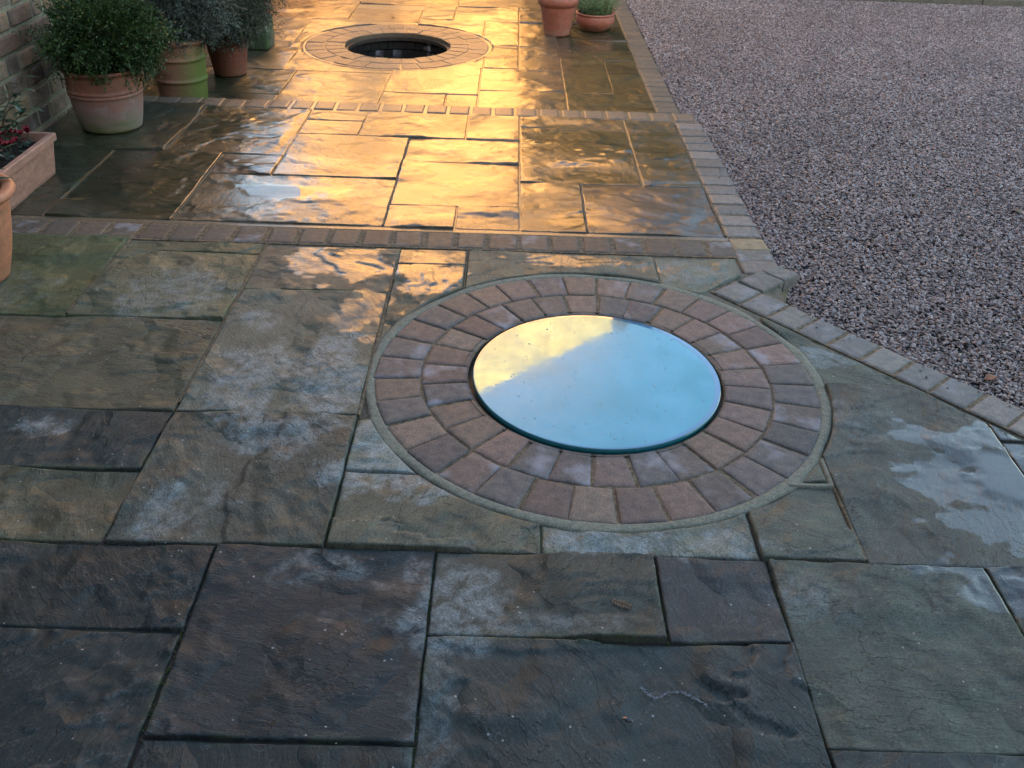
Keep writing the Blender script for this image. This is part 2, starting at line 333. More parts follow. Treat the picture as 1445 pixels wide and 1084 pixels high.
PAVING = []
def slab(x0, x1, y0, y1, col, wet=.0, lift=None, res=.0075, base=0.0, cut=(), rel=1.0, gap=.0036, green=0.0, lv=None):
    """one flag; cut: ('w',cx,cy,r) circle, ('d',) the diagonal edging"""
    seed = int(abs(x0*1000)*7+abs(y0*1000)*13+31) % 99991
    r = np.random.default_rng(seed)
    x0 += gap+r.uniform(-.0015, .002); x1 -= gap+r.uniform(-.0015, .002); y0 += gap+r.uniform(-.0015, .002); y1 -= gap+r.uniform(-.0015, .002)
    def axis(a, b):
        n = max(4, int((b-a-.02)/res)); return np.concatenate(([a, a+.0025, a+.006], np.linspace(a+.0105, b-.0105, n), [b-.006, b-.0025, b]))
    ax, ay = axis(x0, x1), axis(y0, y1); nx, ny = len(ax), len(ay)
    X, Y = np.meshgrid(ax, ay); X = X.ravel().copy(); Y = Y.ravel().copy()
    inside = np.zeros(len(X), bool); dcut = np.full(len(X), 1.0)
    for c in cut:
        if c[0] == 'w':
            dx, dy = X-c[1], Y-c[2]; d = np.maximum(np.hypot(dx, dy), 1e-6); ins = d < c[3]
            inside |= ins; X = np.where(ins, c[1]+dx/d*c[3], X); Y = np.where(ins, c[2]+dy/d*c[3], Y)
            dcut = np.minimum(dcut, np.abs(np.hypot(X-c[1], Y-c[2])-c[3]))
        elif c[0] == 't':
            d = (X-DP[0])*DD[0]+(Y-DP[1])*DD[1]-c[1]; ins = d > 0; inside |= ins
            X = np.where(ins, X-d*DD[0], X); Y = np.where(ins, Y-d*DD[1], Y); dcut = np.minimum(dcut, np.abs((X-DP[0])*DD[0]+(Y-DP[1])*DD[1]-c[1]))
        else:
            d = diag_dist(X, Y)-EDGE_IN-.004; ins = d < 0; inside |= ins
            X = np.where(ins, X+d*DN[0], X); Y = np.where(ins, Y+d*DN[1], Y); dcut = np.minimum(dcut, np.abs(diag_dist(X, Y)-EDGE_IN-.004))
    idx = np.arange(nx*ny).reshape(ny, nx)
    F = np.stack([idx[:-1, :-1].ravel(), idx[:-1, 1:].ravel(), idx[1:, 1:].ravel(), idx[1:, :-1].ravel()], 1)
    F = F[~inside[F].all(1)]
    ed = np.minimum.reduce([X-x0, x1-X, Y-y0, y1-Y, dcut])
    lvv = lv or r.integers(5, 9)
    pud = blobs(X, Y, PUD, fbm(X*9, Y*9, 5)) if base > -.1 else np.zeros_like(X)
    H, ledge_shade, lip = relief(X, Y, seed, lvv); H = H*rel; ledge_shade = ledge_shade*min(rel, 1); lip = lip*min(rel, 1)
    H = H-np.median(H); H = H*(1-pud) + pud*(-.001)
    slick = blobs(X, Y, SLICK, fbm(X*5, Y*16, 15, 4)) if base > -.1 else sst(.2, .4, X)*.8
    film = blobs(X, Y, [(-.05, 4.75, .5, .5), (-.35, 4.2, .5, .4), (-1.1, 4.1, .5, .35)], fbm(X*4, Y*8, 19, 4)) if base > -.1 else blobs(X, Y, [(.0, 6.4, .45, .8), (.05, 8.2, .5, .7)], fbm(X*4, Y*4, 19, 4)); film = np.maximum(film, slick) if y1 > 3.5 else np.ones_like(X)
    if abs(x0+.15) < .01 and abs(y1-1.415) < .02:         # the long shallow hollow in the big front flag
        q = np.sqrt(((X-.425)/.115)**2+((Y-1.292-.02*np.sin((X-.3)*22))/.020)**2)+(fbm(X*30, Y*30, 8, 3)-.5)*.5
        hol = 1-sst(.85, 1.0, q); H = H*(1-.7*hol)-.0035*hol; ledge_shade = np.maximum(ledge_shade, .9*np.exp(-((q-.95)/.10)**2)*(Y > 1.285)); lip = np.maximum(lip, .8*np.exp(-((q-1.15)/.10)**2)*(Y < 1.28))  # far rim of the hollow painted dark, near rim pale, as shading
        q = np.sqrt(((X-.05)/.19)**2+((Y-1.400)/.030)**2)+(fbm(X*22, Y*22, 18, 4)-.5)*.7
        rai = 1-sst(.9, 1.0, q); H = H+.004*rai; ledge_shade = np.maximum(ledge_shade, .9*np.exp(-((q-1.0)/.08)**2)*(Y < 1.385))  # near foot of the raised patch painted dark as shade
    if abs(x0+.97) < .01 and abs(y1-2.252) < .01:         # natural crease down the middle of this flag
        cr = X+.675-.03*np.sin(Y*9+.6)-(fbm(Y*14, Y*0+3, 4, 3)-.5)*.05; H = H+.0055*sst(-.004, .004, cr)-.002; ledge_shade = np.maximum(ledge_shade, .85*np.exp(-(cr/.005)**2)*sst(.35, .5, vn(X*5, Y*7, 3)+.15))  # crease line painted dark as shade along the step
    tx, ty = r.uniform(-.004, .004, 2)
    lf = r.uniform(-.002, .003) if lift is None else lift
    H += lf + (X-(x0+x1)/2)*tx + (Y-(y0+y1)/2)*ty
    lim = -.0055 if (base > -.1 and y1 < 3.5) else -.0028; H = np.where(H < lim+.001, lim+.001*np.exp(np.minimum((H-lim-.001)/.001, 0)), H)
    chip = .002+.003*vn(X*22+3, Y*22, seed+5)+ .007*sst(.72, .9, vn(X*9, Y*9, seed+6))
    e = np.clip(1-ed/chip, 0, 1); H -= e*e*(.0034 if base+1 > .9 and y1 < 3.5 else .0016)
    near = 1-sst(0, .02, ed)                          # ragged outline
    wx = (fbm(X*28, Y*28, seed+1, 3)-.5)*.0045*near; wy = (fbm(X*28+40, Y*28, seed+2, 3)-.5)*.0045*near
    V = np.stack([X+wx*(dcut > .002), Y+wy*(dcut > .002), base+H], 1)
    # skirt
    E = np.concatenate([F[:, [0, 1]], F[:, [1, 2]], F[:, [2, 3]], F[:, [3, 0]]]); Es = np.sort(E, 1)
    key = Es[:, 0].astype(np.int64)*len(V)+Es[:, 1]; uq, inv, cnt = np.unique(key, return_inverse=True, return_counts=True)
    B = E[cnt[inv] == 1]
    B = B[np.hypot(*(V[B[:, 0], :2]-V[B[:, 1], :2]).T) > 1e-7]
    low = V.copy(); low[:, 2] = base-.03
    SK = np.stack([B[:, 1], B[:, 0], B[:, 0]+len(V), B[:, 1]+len(V)], 1)
    V2 = np.concatenate([V, low]); F2 = np.concatenate([F, SK])
    used = np.unique(F2); remap = -np.ones(len(V2), int); remap[used] = np.arange(len(used))
    F2 = remap[F2]; V2 = V2[used]
    nn = fbm(X*9, Y*13, 77, 5, .6)
    wetv = np.maximum(np.full(len(X), wet), blobs(X, Y, WETP, nn)) if base > -.1 else np.full(len(X), wet)
    wetv = np.maximum(wetv, pud*1.6)
    palev = blobs(X, Y, PALEP, fbm(X*15+5, Y*15, 61, 5, .6)) if base > -.1 else np.zeros_like(X)
    grv = np.full(len(X), green)
    grv = np.maximum(grv, .55*(1-sst(.0, .02, ed))*sst(.55, .7, fbm(X*5, Y*5, 90, 3)))
    at = {k: np.concatenate([a, a])[used] for k, a in (('wet', wetv), ('pale', palev), ('puddle', pud), ('green', grv), ('ledge', ledge_shade), ('lip', lip), ('slick', slick), ('film', film))}
    me = new_mesh('paving_slab', V2, F2, M_STONE, True, at)
    return link('paving_slab', me, PATIO if base > -.1 else PATIO2, color=tuple(col)+(1,))

def bed(name, outer, holes, z, zb, mat):
    bm = bmesh.new(); loops = []
    for L in [outer]+holes:
        vs = [bm.verts.new((x, y, z)) for x, y in L]; es = [bm.edges.new((vs[i], vs[(i+1) % len(vs)])) for i in range(len(vs))]; loops.append((vs, es))
    bmesh.ops.triangle_fill(bm, use_beauty=True, use_dissolve=False, edges=[e for l in loops for e in l[1]])
    for f in bm.faces:
        if f.normal.z < 0: f.normal_flip()
    for vs, es in loops:
        lo = [bm.verts.new((v.co.x, v.co.y, zb)) for v in vs]
        for i in range(len(vs)):
            j = (i+1) % len(vs); bm.faces.new((vs[i], vs[j], lo[j], lo[i]))
    bmesh.ops.recalc_face_normals(bm, faces=bm.faces)
    me = bpy.data.meshes.new(name); bm.to_mesh(me); bm.free(); me.materials.append(mat); return me
def circ(cx, cy, r, n=72): return [(cx+r*math.cos(2*math.pi*i/n), cy+r*math.sin(2*math.pi*i/n)) for i in range(n)]
dl = lambda t, off: (DP[0]+DD[0]*t-DN[0]*off, DP[1]+DD[1]*t-DN[1]*off)
PATIO = link('upper_terrace', bed('upper_terrace', [(-2.45, -2.4), (2.9, -2.4), dl(2.9, .035), dl(.03, .035), (1.075, 3.26), (1.075, 5.415), (-2.45, 5.415)], [circ(WX, WY, .43)], -.009, -.31, M_BED))
tag(PATIO, 'upper terrace of wet riven sandstone flags round the glass covered well', kind='structure')
PATIO2 = link('lower_terrace', bed('lower_terrace', [(-4.5, 5.40), (1.075, 5.40), (1.075, 10.6), (-4.5, 10.6)], [circ(FX, FY, .43)], LOW-.011, -.31, M_BED))
tag(PATIO2, 'lower terrace of golden wet flags round the open well', kind='structure')

o = link('ground', bed('ground', [(-300, -300), (300, -300), (300, 300), (-300, 300)], [circ(WX, WY, .44), circ(FX, FY, .44)], -.31, -.5, gm)); tag(o, 'dark earth lying under and beyond the paving', kind='structure')
w = ('w', WX, WY, .742); d = ('d',)
DK = (.0185, .0295, .036); DK2 = (.031, .044, .052); GR = (.098, .108, .080); BR = (.105, .088, .075); PU = (.060, .058, .062); OL = (.12, .118, .085); GN = (.125, .145, .125); SD = (.17, .135, .095)
A = [
 (-1.25, -.69, .84, 1.412, DK, {}), (-.69, -.15, .58, 1.14, DK, dict(lift=.0)), (-.15, .67, .58, 1.415, DK2, dict(lv=5, rel=1.5)), (.67, 1.215, .58, 1.15, DK2, {}), (1.215, 2.05, .58, 1.35, DK2, {}),
 (-1.62, -.69, 1.412, 1.687, DK, {}), (-.69, -.15, 1.14, 1.687, (.0185, .029, .040), dict(rel=.75)), (-.15, .39, 1.415, 1.687, (.056, .062, .058), dict(lv=9, rel=1.25)),
 (.39, .67, 1.415, 1.687, (.040, .047, .060), dict(rel=.6)), (.67, 1.215, 1.15, 1.687, (.078, .090, .084), dict(rel=.9, lv=9)), (1.215, 2.05, 1.35, 1.687, PU, dict(wet=.1)),
 (-2.1, -.97, 1.687, 1.97, (.10, .095, .075), dict(lift=.004, lv=8, rel=1.3)), (-2.1, -.97, 1.97, 2.252, DK2, dict(lift=.003)),
 (-.97, -.425, 1.687, 2.252, (.080, .088, .086), dict(lift=.004, lv=8, rel=.8)),
 (-.425, .112, 1.687, 1.995, (.112, .115, .098), dict(cut=(w,), lv=4, rel=1.8)), (-.425, .0, 1.995, 2.245, (.16, .19, .19), dict(cut=(w,))),
 (.112, .66, 1.687, 1.995, (.15, .165, .155), dict(cut=(w,), rel=.8)), (.66, .925, 1.687, 1.988, (.105, .115, .105), dict(cut=(w,))),
 (.80, .925, 1.988, 2.12, (.13, .14, .125), dict(cut=(w,), gap=.014)),
 (.925, 1.49, 1.687, 2.508, (.085, .088, .085), dict(cut=(w, d), rel=.8)), (1.49, 2.05, 1.687, 2.224, PU, dict(cut=(d,), wet=.25)), (1.49, 1.75, 2.224, 2.45, DK2, dict(cut=(d,), wet=.2)),
 (.93, 1.4, 2.508, 2.95, (.11, .12, .105), dict(cut=(w, d), wet=.1)),
 (-2.35, -.97, 2.252, 2.80, (.102, .098, .076), dict(lv=8, rel=1.0)), (-2.4, -1.52, 2.80, 3.445, (.09, .105, .058), dict(lift=.006, green=.35)), (-1.52, -.97, 2.80, 3.345, (.115, .122, .092), dict(lift=.003)), (-1.52, -.97, 3.345, 3.445, GR, {}),
 (-.97, -.425, 2.252, 3.052, (.115, .128, .122), dict(rel=.6)), (-.97, -.425, 3.052, 3.432, (.125, .115, .10), dict(wet=.3)),
 (-.425, -.15, 3.295, 3.432, (.12, .11, .09), dict(wet=.5, gap=.004)), (-.425, -.15, 2.6, 3.295, (.10, .105, .09), dict(cut=(w,), wet=.3, gap=.004)),
 (-.15, .60, 3.0, 3.432, (.13, .13, .11), dict(cut=(w,), wet=.25, rel=.7)), (.60, .935, 2.95, 3.432, (.15, .16, .14), dict(cut=(w, ('t', -.238)), wet=.2, rel=.7)),
]
for x0, x1, y0, y1, c, kw in A: slab(x0, x1, y0, y1, c, **kw)
WT = .82
Bt = [(-2.42, -1.96, 3.65, 4.21), (-2.42, -1.96, 4.21, 4.49), (-1.96, -1.42, 3.65, 4.49), (-1.42, -.525, 3.65, 4.21), (-1.42, -1.12, 4.21, 4.49), (-1.12, -.525, 4.21, 4.82), (-2.42, -1.72, 4.49, 5.255),
 (-1.72, -1.12, 4.49, 5.255), (-1.12, -.80, 5.06, 5.255), (-1.12, -.80, 4.82, 5.06), (-.80, -.23, 4.82, 5.255), (-.525, .06, 3.895, 4.46), (-.525, .06, 4.46, 4.82), (-.525, -.22, 3.65, 3.895),
 (-.22, .06, 3.65, 3.895), (.06, .35, 3.65, 4.22), (.35, .94, 3.65, 4.22), (.06, .65, 4.22, 5.05), (-.23, .06, 4.82, 5.255), (.06, .65, 5.05, 5.255), (.65, .94, 4.22, 5.255)]
cb = [(.07, .072, .05), (.10, .075, .06), (.13, .10, .075), (.15, .12, .085), (.12, .09, .07)]
for i, (x0, x1, y0, y1) in enumerate(Bt):
    c = cb[i % 5] if x0 > -1.5 else (.05, .052, .036)
    if x0 >= .06 and y0 > 4: c = (.065, .07, .04)
    slab(x0, x1, y0, y1, c, wet=WT if x0 > -2 else .62, res=.012, gap=.0034, rel=.72, green=.0 if x0 > -1.6 else .3)
Ct = [(-2.4, -1.5, 5.44, 6.05), (-1.5, -.84, 5.44, 6.05), (-.84, -.42, 5.44, 6.18), (-.42, -.21, 5.44, 6.18), (-1.5, -.84, 6.05, 6.65), (-2.4, -1.5, 6.05, 6.65), (-.84, -.21, 6.18, 6.87), (-.21, .37, 5.44, 6.3),
 (-.21, .37, 6.3, 6.87), (.37, .94, 5.44, 6.3), (.37, .70, 6.3, 7.2), (.70, .94, 6.3, 7.2), (-2.4, -1.6, 6.65, 7.5), (-1.7, -.84, 6.65, 7.47), (-.84, -.2, 6.87, 7.5), (-.2, .06, 6.87, 7.55), (.06, .37, 6.87, 7.55),
 (.37, .94, 7.2, 7.85), (-2.4, -1.7, 7.5, 8.3), (-1.7, -.8, 7.47, 8.3), (-.8, -.23, 7.5, 8.42), (-.23, .06, 7.55, 8.42), (.06, .37, 7.55, 8.42), (.37, .94, 7.85, 8.42), (-2.4, -1.4, 8.3, 9.1), (-1.4, -.8, 8.3, 8.8), (-.8, -.51, 8.42, 9.0),
 (-.51, .06, 8.42, 9.0), (.06, .94, 8.42, 9.0), (-2.4, -1.4, 9.1, 10.0), (-1.4, -.5, 9.0, 10.0), (-.5, .3, 9.0, 10.0), (.3, .94, 9.0, 10.0), (-3.6, -2.4, 7.8, 10.0)]
cut2 = (('w', FX, FY, .742),)
for i, (x0, x1, y0, y1) in enumerate(Ct):
    c = [(.15, .12, .085), (.13, .11, .08), (.17, .13, .09), (.12, .10, .075)][i % 4]
    if x0 < -1.3 and y0 > 7.9: c = (.13, .05, .03)
    if x0 < -1.5 and y0 < 6.5: c = (.06, .075, .04)
    if x0 >= .37 and y0 < 8: c = (.10, .085, .045)
    slab(x0, x1, y0, y1, c, wet=.85, res=.024, gap=.0034, rel=.6, base=LOW, cut=cut2)

# ------------------------------------------------------------------ setts
def sett_mesh(cor, h=.05, seed=0, n=7, bev=.0045, jit=.0022):
    """cor: four (x,y) corners anticlockwise round the local origin; domed worn top, rounded rim"""
    r = np.random.default_rng(seed); c = np.array(cor, float)+r.uniform(-jit, jit, (4, 2))
    t = np.concatenate(([0, .03, .09], np.linspace(.2, .8, n-4), [.91, .97, 1])); U, Vv = np.meshgrid(t, t); U = U.ravel(); Vv = Vv.ravel()
    P = (c[0]*((1-U)*(1-Vv))[:, None]+c[1]*(U*(1-Vv))[:, None]+c[2]*(U*Vv)[:, None]+c[3]*((1-U)*Vv)[:, None])
    size = min(np.linalg.norm(c[1]-c[0]), np.linalg.norm(c[3]-c[0]))
    e = np.minimum.reduce([U, 1-U, Vv, 1-Vv])*size
    z = -bev*np.clip(1-e/(bev*1.5), 0, 1)**2 + .0022*(fbm(P[:, 0]*30+seed, P[:, 1]*30, seed, 3)-.5)
    P = P*(1-.02*np.clip(1-e/.004, 0, 1)*vn(P[:, 0]*60, P[:, 1]*60+seed, seed))[:, None]
    k = len(t); idx = np.arange(k*k).reshape(k, k)
    F = [tuple(q) for q in np.stack([idx[:-1, :-1].ravel(), idx[:-1, 1:].ravel(), idx[1:, 1:].ravel(), idx[1:, :-1].ravel()], 1)]
    V = [(a, b, zz) for (a, b), zz in zip(P, z)]
    rim = list(idx[0, :])+list(idx[1:, -1])+list(idx[-1, -2::-1])+list(idx[-2:0:-1, 0]); b0 = len(V)
    for i in rim: V.append((V[i][0], V[i][1], -h))
    for i in range(len(rim)):
        j = (i+1) % len(rim); F.append((rim[j], rim[i], b0+i, b0+j))
    return new_mesh('sett', V, F, M_SETT, True)
SETTC = [tuple(q*.96*.75+w_*.22 for q, w_ in zip((c[0]*1.0, c[1]*.97, c[2]*.84), (.22, .18, .155))) for c in [(.20, .135, .115), (.17, .12, .11), (.22, .155, .125), (.13, .11, .115), (.105, .105, .115), (.18, .13, .12), (.21, .16, .13), (.15, .125, .115), (.12, .115, .12), (.23, .15, .135)]]
def wedge(r0, r1, n, gap, seed):
    a = math.pi/n; rm = (r0+r1)/2; g0 = gap/2
    w0 = r0*math.sin(a)-g0; w1 = r1*math.sin(a)-g0
    return sett_mesh(bev=.0045 if gap > .005 else .002, cor=[(r0*math.cos(a)-rm, -w0), (r1-.004*1-rm, -w1), (r1-.004-rm, w1), (r0*math.cos(a)-rm, w0)], seed=seed)
def ring(parent, r0, r1, n, base, ph, far=False):
    ms = [wedge(r0, r1, n, .0055 if not far else .004, 50+i+n) for i in range(5)]; rm = (r0+r1)/2
    for i in range(n):
        a = ph+2*math.pi*(i+rng.uniform(-.04, .04))/n; c = random.choice(SETTC); q = random.uniform(.85, 1.15)
        if far: c = tuple(.12*x+.88*y for x, y in zip(c, (.17, .125, .085)))
        o = link('sett', random.choice(ms), parent, (rm*math.cos(a), rm*math.sin(a), base+random.uniform(-.0015, .002)), (random.uniform(-.012, .012), random.uniform(-.012, .012), a+random.uniform(-.012, .012)),
             (c[0]*q, c[1]*q, c[2]*q, .55 if far else .92))
def annulus(r0, r1, z0, z1, n=120, crown=0.0, wob=.0):
    V = []; F = []; pr = [(r0, z0), (r0, z1), (r0+(r1-r0)*.3, z1+crown), (r0+(r1-r0)*.7, z1+crown), (r1, z1), (r1, z0)]
    for i, (r, z) in enumerate(pr):
        for k in range(n):
            a = 2*math.pi*k/n; rr = r+(wob*math.sin(a*7+1)+wob*.7*math.sin(a*13+r*40) + wob*math.sin(a*29)*.5 if i >= 3 else 0); V.append((rr*math.cos(a), rr*math.sin(a), z))
    for i in range(len(pr)-1):
        for k in range(n): F.append((i*n+k, (i+1)*n+k, (i+1)*n+(k+1) % n, i*n+(k+1) % n))
    return V, F
M_SHAFT = plain('damp_shaft_brick', (.07, .055, .045), .8, 20, .5, .004)
def well(cx, cy, base, label, far, ph1, ph2):
    t = empty('well', (cx, cy, base)); tag(t, label, 'well', 'wells with a double ring of setts')
    V, F = annulus(.705, .741, -.03, -.004, crown=.0015 if far else .003, wob=.004); link('mortar_collar', new_mesh('mortar_collar', V, F, M_WETJ if far else M_COLLAR, True), t)
    V, F = annulus(.4105, .713, -.03, -.0028 if far else -.0050); link('pointing', new_mesh('pointing', V, F, M_WETJ if far else M_SAND), t)
    ring(t, .414, .5625, 28, 0, ph1, far); ring(t, .5655, .712, 33, 0, ph2, far)
    # shaft: courses of curved brick headers below the setts, with the ledge that carries the glass
    F = []
    for lo, hi, r, nm in ((-.045, -.030, .405, 'ledge'), ):
        V, F = lathe([(.43, hi), (.385, hi), (.385, lo-.01), (.43, lo-.01)], 64); link('ledge', new_mesh('ledge', V, F, plain('rusty_steel_'+('b' if far else 'a'), (.05, .035, .025), .6, 40, .5)), t)
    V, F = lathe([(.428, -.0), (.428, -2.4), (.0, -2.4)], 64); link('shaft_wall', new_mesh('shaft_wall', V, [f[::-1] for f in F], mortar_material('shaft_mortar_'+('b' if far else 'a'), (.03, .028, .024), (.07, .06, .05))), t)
    if far:
        hb = []
        for k in range(4):
            m = MB(); a = .085; r0 = .409; hh = .062
            pts = [(r0*math.cos(q), r0*math.sin(q)) for q in np.linspace(-a, a, 4)]; po = [(.43*math.cos(q), .43*math.sin(q)) for q in np.linspace(a, -a, 4)]
            L = pts+po; V = [(x, y, 0) for x, y in L]+[(x, y, -hh) for x, y in L]
            m.add(V, [tuple(range(8)), tuple(range(15, 7, -1))]+[(i, i+8, (i+1) % 8+8, (i+1) % 8) for i in range(8)]); hb.append(m.mesh('shaft_brick', M_SETT))
        for j in range(5):
            for i in range(35):
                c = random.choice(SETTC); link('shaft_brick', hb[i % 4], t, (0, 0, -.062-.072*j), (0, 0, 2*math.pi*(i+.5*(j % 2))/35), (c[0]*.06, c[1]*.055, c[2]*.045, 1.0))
    return t
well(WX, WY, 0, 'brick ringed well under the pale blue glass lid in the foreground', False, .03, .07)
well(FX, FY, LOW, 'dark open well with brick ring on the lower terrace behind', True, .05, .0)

# glass lid
def glass_mat(name, tint, refl):
    k = N(name); p = k.n('TexCoord').outputs['Object']
    sm = k.noise(p, 5, 5, .65, .8); fn = k.noise(p, 45, 4, .7)
    smear = k.mapr(k.math('ADD', sm, k.math('MULTIPLY', k.math('SUBTRACT', fn, .5), .22)), .36, .66)
    gl = k.n('BsdfGlossy'); gl.inputs['Color'].default_value = (.31, .56, .66, 1); k.l(k.mapr(sm, .3, .7, .008, .075), gl.inputs['Roughness'])
    b = k.bump(k.math('ADD', k.noise(p, 4, 5, .6), k.math('MULTIPLY', fn, .05)), .0007, .5); k.l(b, gl.inputs['Normal'])
    k.set(Base_Color=k.mix(smear, tint, tuple(min(1, c*1.35) for c in tint)), Roughness=.25, IOR=1.5)
    mx = k.n('MixShader'); k.l(k.mapr(smear, 0, 1, refl+.04, refl-.12), mx.inputs[0])
    out = k.t.nodes['Material Output']; k.l(k.p.outputs[0], mx.inputs[1]); k.l(gl.outputs[0], mx.inputs[2]); k.l(mx.outputs[0], out.inputs[0])
    return k.m
M_GLASS = glass_mat('coated_glass', (.025, .19, .23), .27)
ke = N('glass_edge'); ke.set(Base_Color=(.005, .16, .20), Roughness=.12, IOR=1.5, Coat_Weight=1.0); M_GEDGE = ke.m
lid = empty('glass_lid', (WX+.001, WY-.009, .003)); tag(lid, 'round thick glass lid reflecting blue sky and a golden gable', 'glass lid')
V, F = lathe([(.0, .006), (.18, .0062), (.36, .006), (.3945, .006)], 128); link('glass_disc', new_mesh('glass_disc', V, [f[::-1] for f in F][::-1], M_GLASS, True), lid)
V, F = lathe([(.3945, .006), (.397, .0045), (.397, -.014), (.395, -.016), (0, -.016)], 128); link('polished_edge', new_mesh('polished_edge', V, F, M_GEDGE, True), lid)
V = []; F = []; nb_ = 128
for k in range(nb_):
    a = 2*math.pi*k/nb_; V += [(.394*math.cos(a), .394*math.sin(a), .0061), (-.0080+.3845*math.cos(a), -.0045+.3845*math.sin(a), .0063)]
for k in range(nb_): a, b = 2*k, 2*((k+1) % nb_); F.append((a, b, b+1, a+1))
kr = N('painted_refraction'); kr.set(Base_Color=(.05, .17, .25), Roughness=.12, IOR=1.5, Coat_Weight=1.0, Coat_IOR=1.9, Coat_Tint=(.5, .75, 1)); link('painted_refraction', new_mesh('painted_refraction', V, F, kr.m, True), lid)  # crescent painted onto the lid as its underside edge seen by refraction
m = MB(); bm = bmesh.new(); bmesh.ops.create_icosphere(bm, subdivisions=2, radius=1); sv = [v.co.copy() for v in bm.verts]; sf = [[v.index for v in f.verts] for f in bm.faces]; bm.free()
for i in range(120):
    a = rng.uniform(0, 6.28); r = .38*math.sqrt(rng.uniform(0, 1)); s = rng.uniform(.0006, .0020) * (1 if i % 9 else 1.5)
    m.add([(r*math.cos(a)+v.x*s*1.5, r*math.sin(a)+v.y*s*1.2, .0062+max(v.z, -.2)*s*.7) for v in sv], sf)
kd = N('water_drop'); kd.set(Base_Color=(.42, .55, .60), Roughness=.2)
o = link('water_drops', m.mesh('water_drops', kd.m, True), lid); o['kind'] = 'stuff'

# ------------------------------------------------------------------ edging and bands of setts
def rect_sett(lx, ly, seed): return sett_mesh([(-lx/2, -ly/2), (lx/2, -ly/2), (lx/2, ly/2), (-lx/2, ly/2)], seed=seed)
ms_band = [rect_sett(.112, .150, 300+i) for i in range(6)]; ms_edge = [rect_sett(.150, .111, 320+i) for i in range(6)]; ms_diag = [rect_sett(.117, .146, 340+i) for i in range(4)]
def colr(cols, wet, q=.12):
    c = random.choice(cols); k = random.uniform(1-q, 1+q); return (c[0]*k, c[1]*k, c[2]*k, 1-wet)
BAND = [(.125, .095, .07), (.115, .092, .068), (.13, .105, .078), (.105, .088, .068)]
GREY = [(.19, .175, .145), (.165, .155, .135), (.21, .18, .15), (.15, .14, .12)]
m = MB(); m.box((-2.44, 3.622, -.03), (.947, 5.262, -.0048)); link('joint_fill', m.mesh('joint_fill', M_WETJ), PATIO)
me = bed('joint_fill', [(-4.4, 5.42), (.947, 5.42), (.947, 10.0), (-4.4, 10.0)], [circ(FX, FY, .60)], LOW-.0048, LOW-.03, M_WETJ); link('joint_fill', me, PATIO2)
x = -2.36
i = 0
while x < 1.03:                                            # band across the terrace in front
    link('sett', random.choice(ms_band), PATIO, (x, 3.535+random.uniform(-.003, .003), random.uniform(-.003, .0)), (random.uniform(-.01, .01), random.uniform(-.01, .01), random.uniform(-.03, .03)), colr(BAND, .12)); x += .1305; i += 1
x = -2.36
while x < 1.04:                                            # nosing of the step
    link('sett', random.choice(ms_band), PATIO, (x, 5.343, random.uniform(-.003, .001)), (random.uniform(-.01, .01), random.uniform(-.01, .01), random.uniform(-.02, .02)), colr([(.15, .115, .08), (.16, .125, .085)], .6, .06)); x += .1295
y = 3.665+.057; 
while y < 5.27:
    link('sett', random.choice(ms_edge), PATIO, (1.022, y, random.uniform(-.003, .001)), (random.uniform(-.01, .01), random.uniform(-.01, .01), random.uniform(-.02, .02)), colr(GREY, .45)); y += .1215
for y in (3.370, 3.475, 3.585): link('sett', random.choice(ms_edge), PATIO, (1.025, y, 0), (0, 0, .03), colr(GREY if y < 3.55 else [(.30, .23, .13)], .1))
for nm, par, pts, z in (('band_pointing', PATIO, (-2.44, 3.452, .95, 3.62), -.004), ('nosing_pointing', PATIO, (-2.44, 5.262, 1.07, 5.412), -.005), ('edge_pointing', PATIO, (.945, 3.325, 1.07, 5.262), -.005), ('low_edge_pointing', PATIO2, (.945, 5.43, 1.07, 10.0), LOW-.005)):
    x0, y0, x1, y1 = pts; m = MB(); m.box((x0, y0, z-.02), (x1, y1, z)); link('pointing', m.mesh('pointing', M_WETJ if nm.startswith(('nos', 'low')) else M_SAND), par)
m = MB(); q = [dl(-.23, .012), dl(2.2, .012), dl(2.2, .158), dl(-.23, .158)]; m.add([(a, b, -.0042) for a, b in q]+[(a, b, -.03) for a, b in q], [(3, 2, 1, 0), (0, 1, 5, 4), (2, 3, 7, 6), (1, 2, 6, 5), (3, 0, 4, 7)]); link('pointing', m.mesh('pointing', M_SAND), PATIO)
y = 5.50
while y < 10.0:                                            # the edging goes on along the lower terrace
    link('sett', random.choice(ms_edge), PATIO2, (1.022, y, LOW+random.uniform(-.003, .001)), (random.uniform(-.01, .01), random.uniform(-.01, .01), random.uniform(-.02, .02)), colr([(.15, .12, .085), (.13, .11, .08)], .5)); y += .1215
an = math.atan2(DD[1], DD[0])
for i in range(17):                                        # diagonal edging
    t = -.163+.1268*i; p = dl(t, .083)
    link('sett', ms_diag[i % 4], PATIO, (p[0], p[1], random.uniform(-.002, .002)), (random.uniform(-.01, .01), random.uniform(-.01, .01), an+random.uniform(-.015, .015)), colr(GREY, .3))
# the pair of setts that jut out at the corner, and the stone that props them
for k, off in enumerate((-.068, -.190)):
    p = dl(-.160, off); link('sett', rect_sett(.116, .140 if k == 0 else .092, 360+k), PATIO, (p[0], p[1], .003), (0, 0, an), colr([(.16, .15, .125)], .2))
p = dl(-.16, -.11); m = MB(); m.box((-.05, -.085, -.17), (.045, .095, -.045)); o = link('prop_stone', m.mesh('prop_stone', plain('buff_stone', (.26, .24, .16), .85, 30, .3)), PATIO, (p[0], p[1], 0), (0, 0, an))

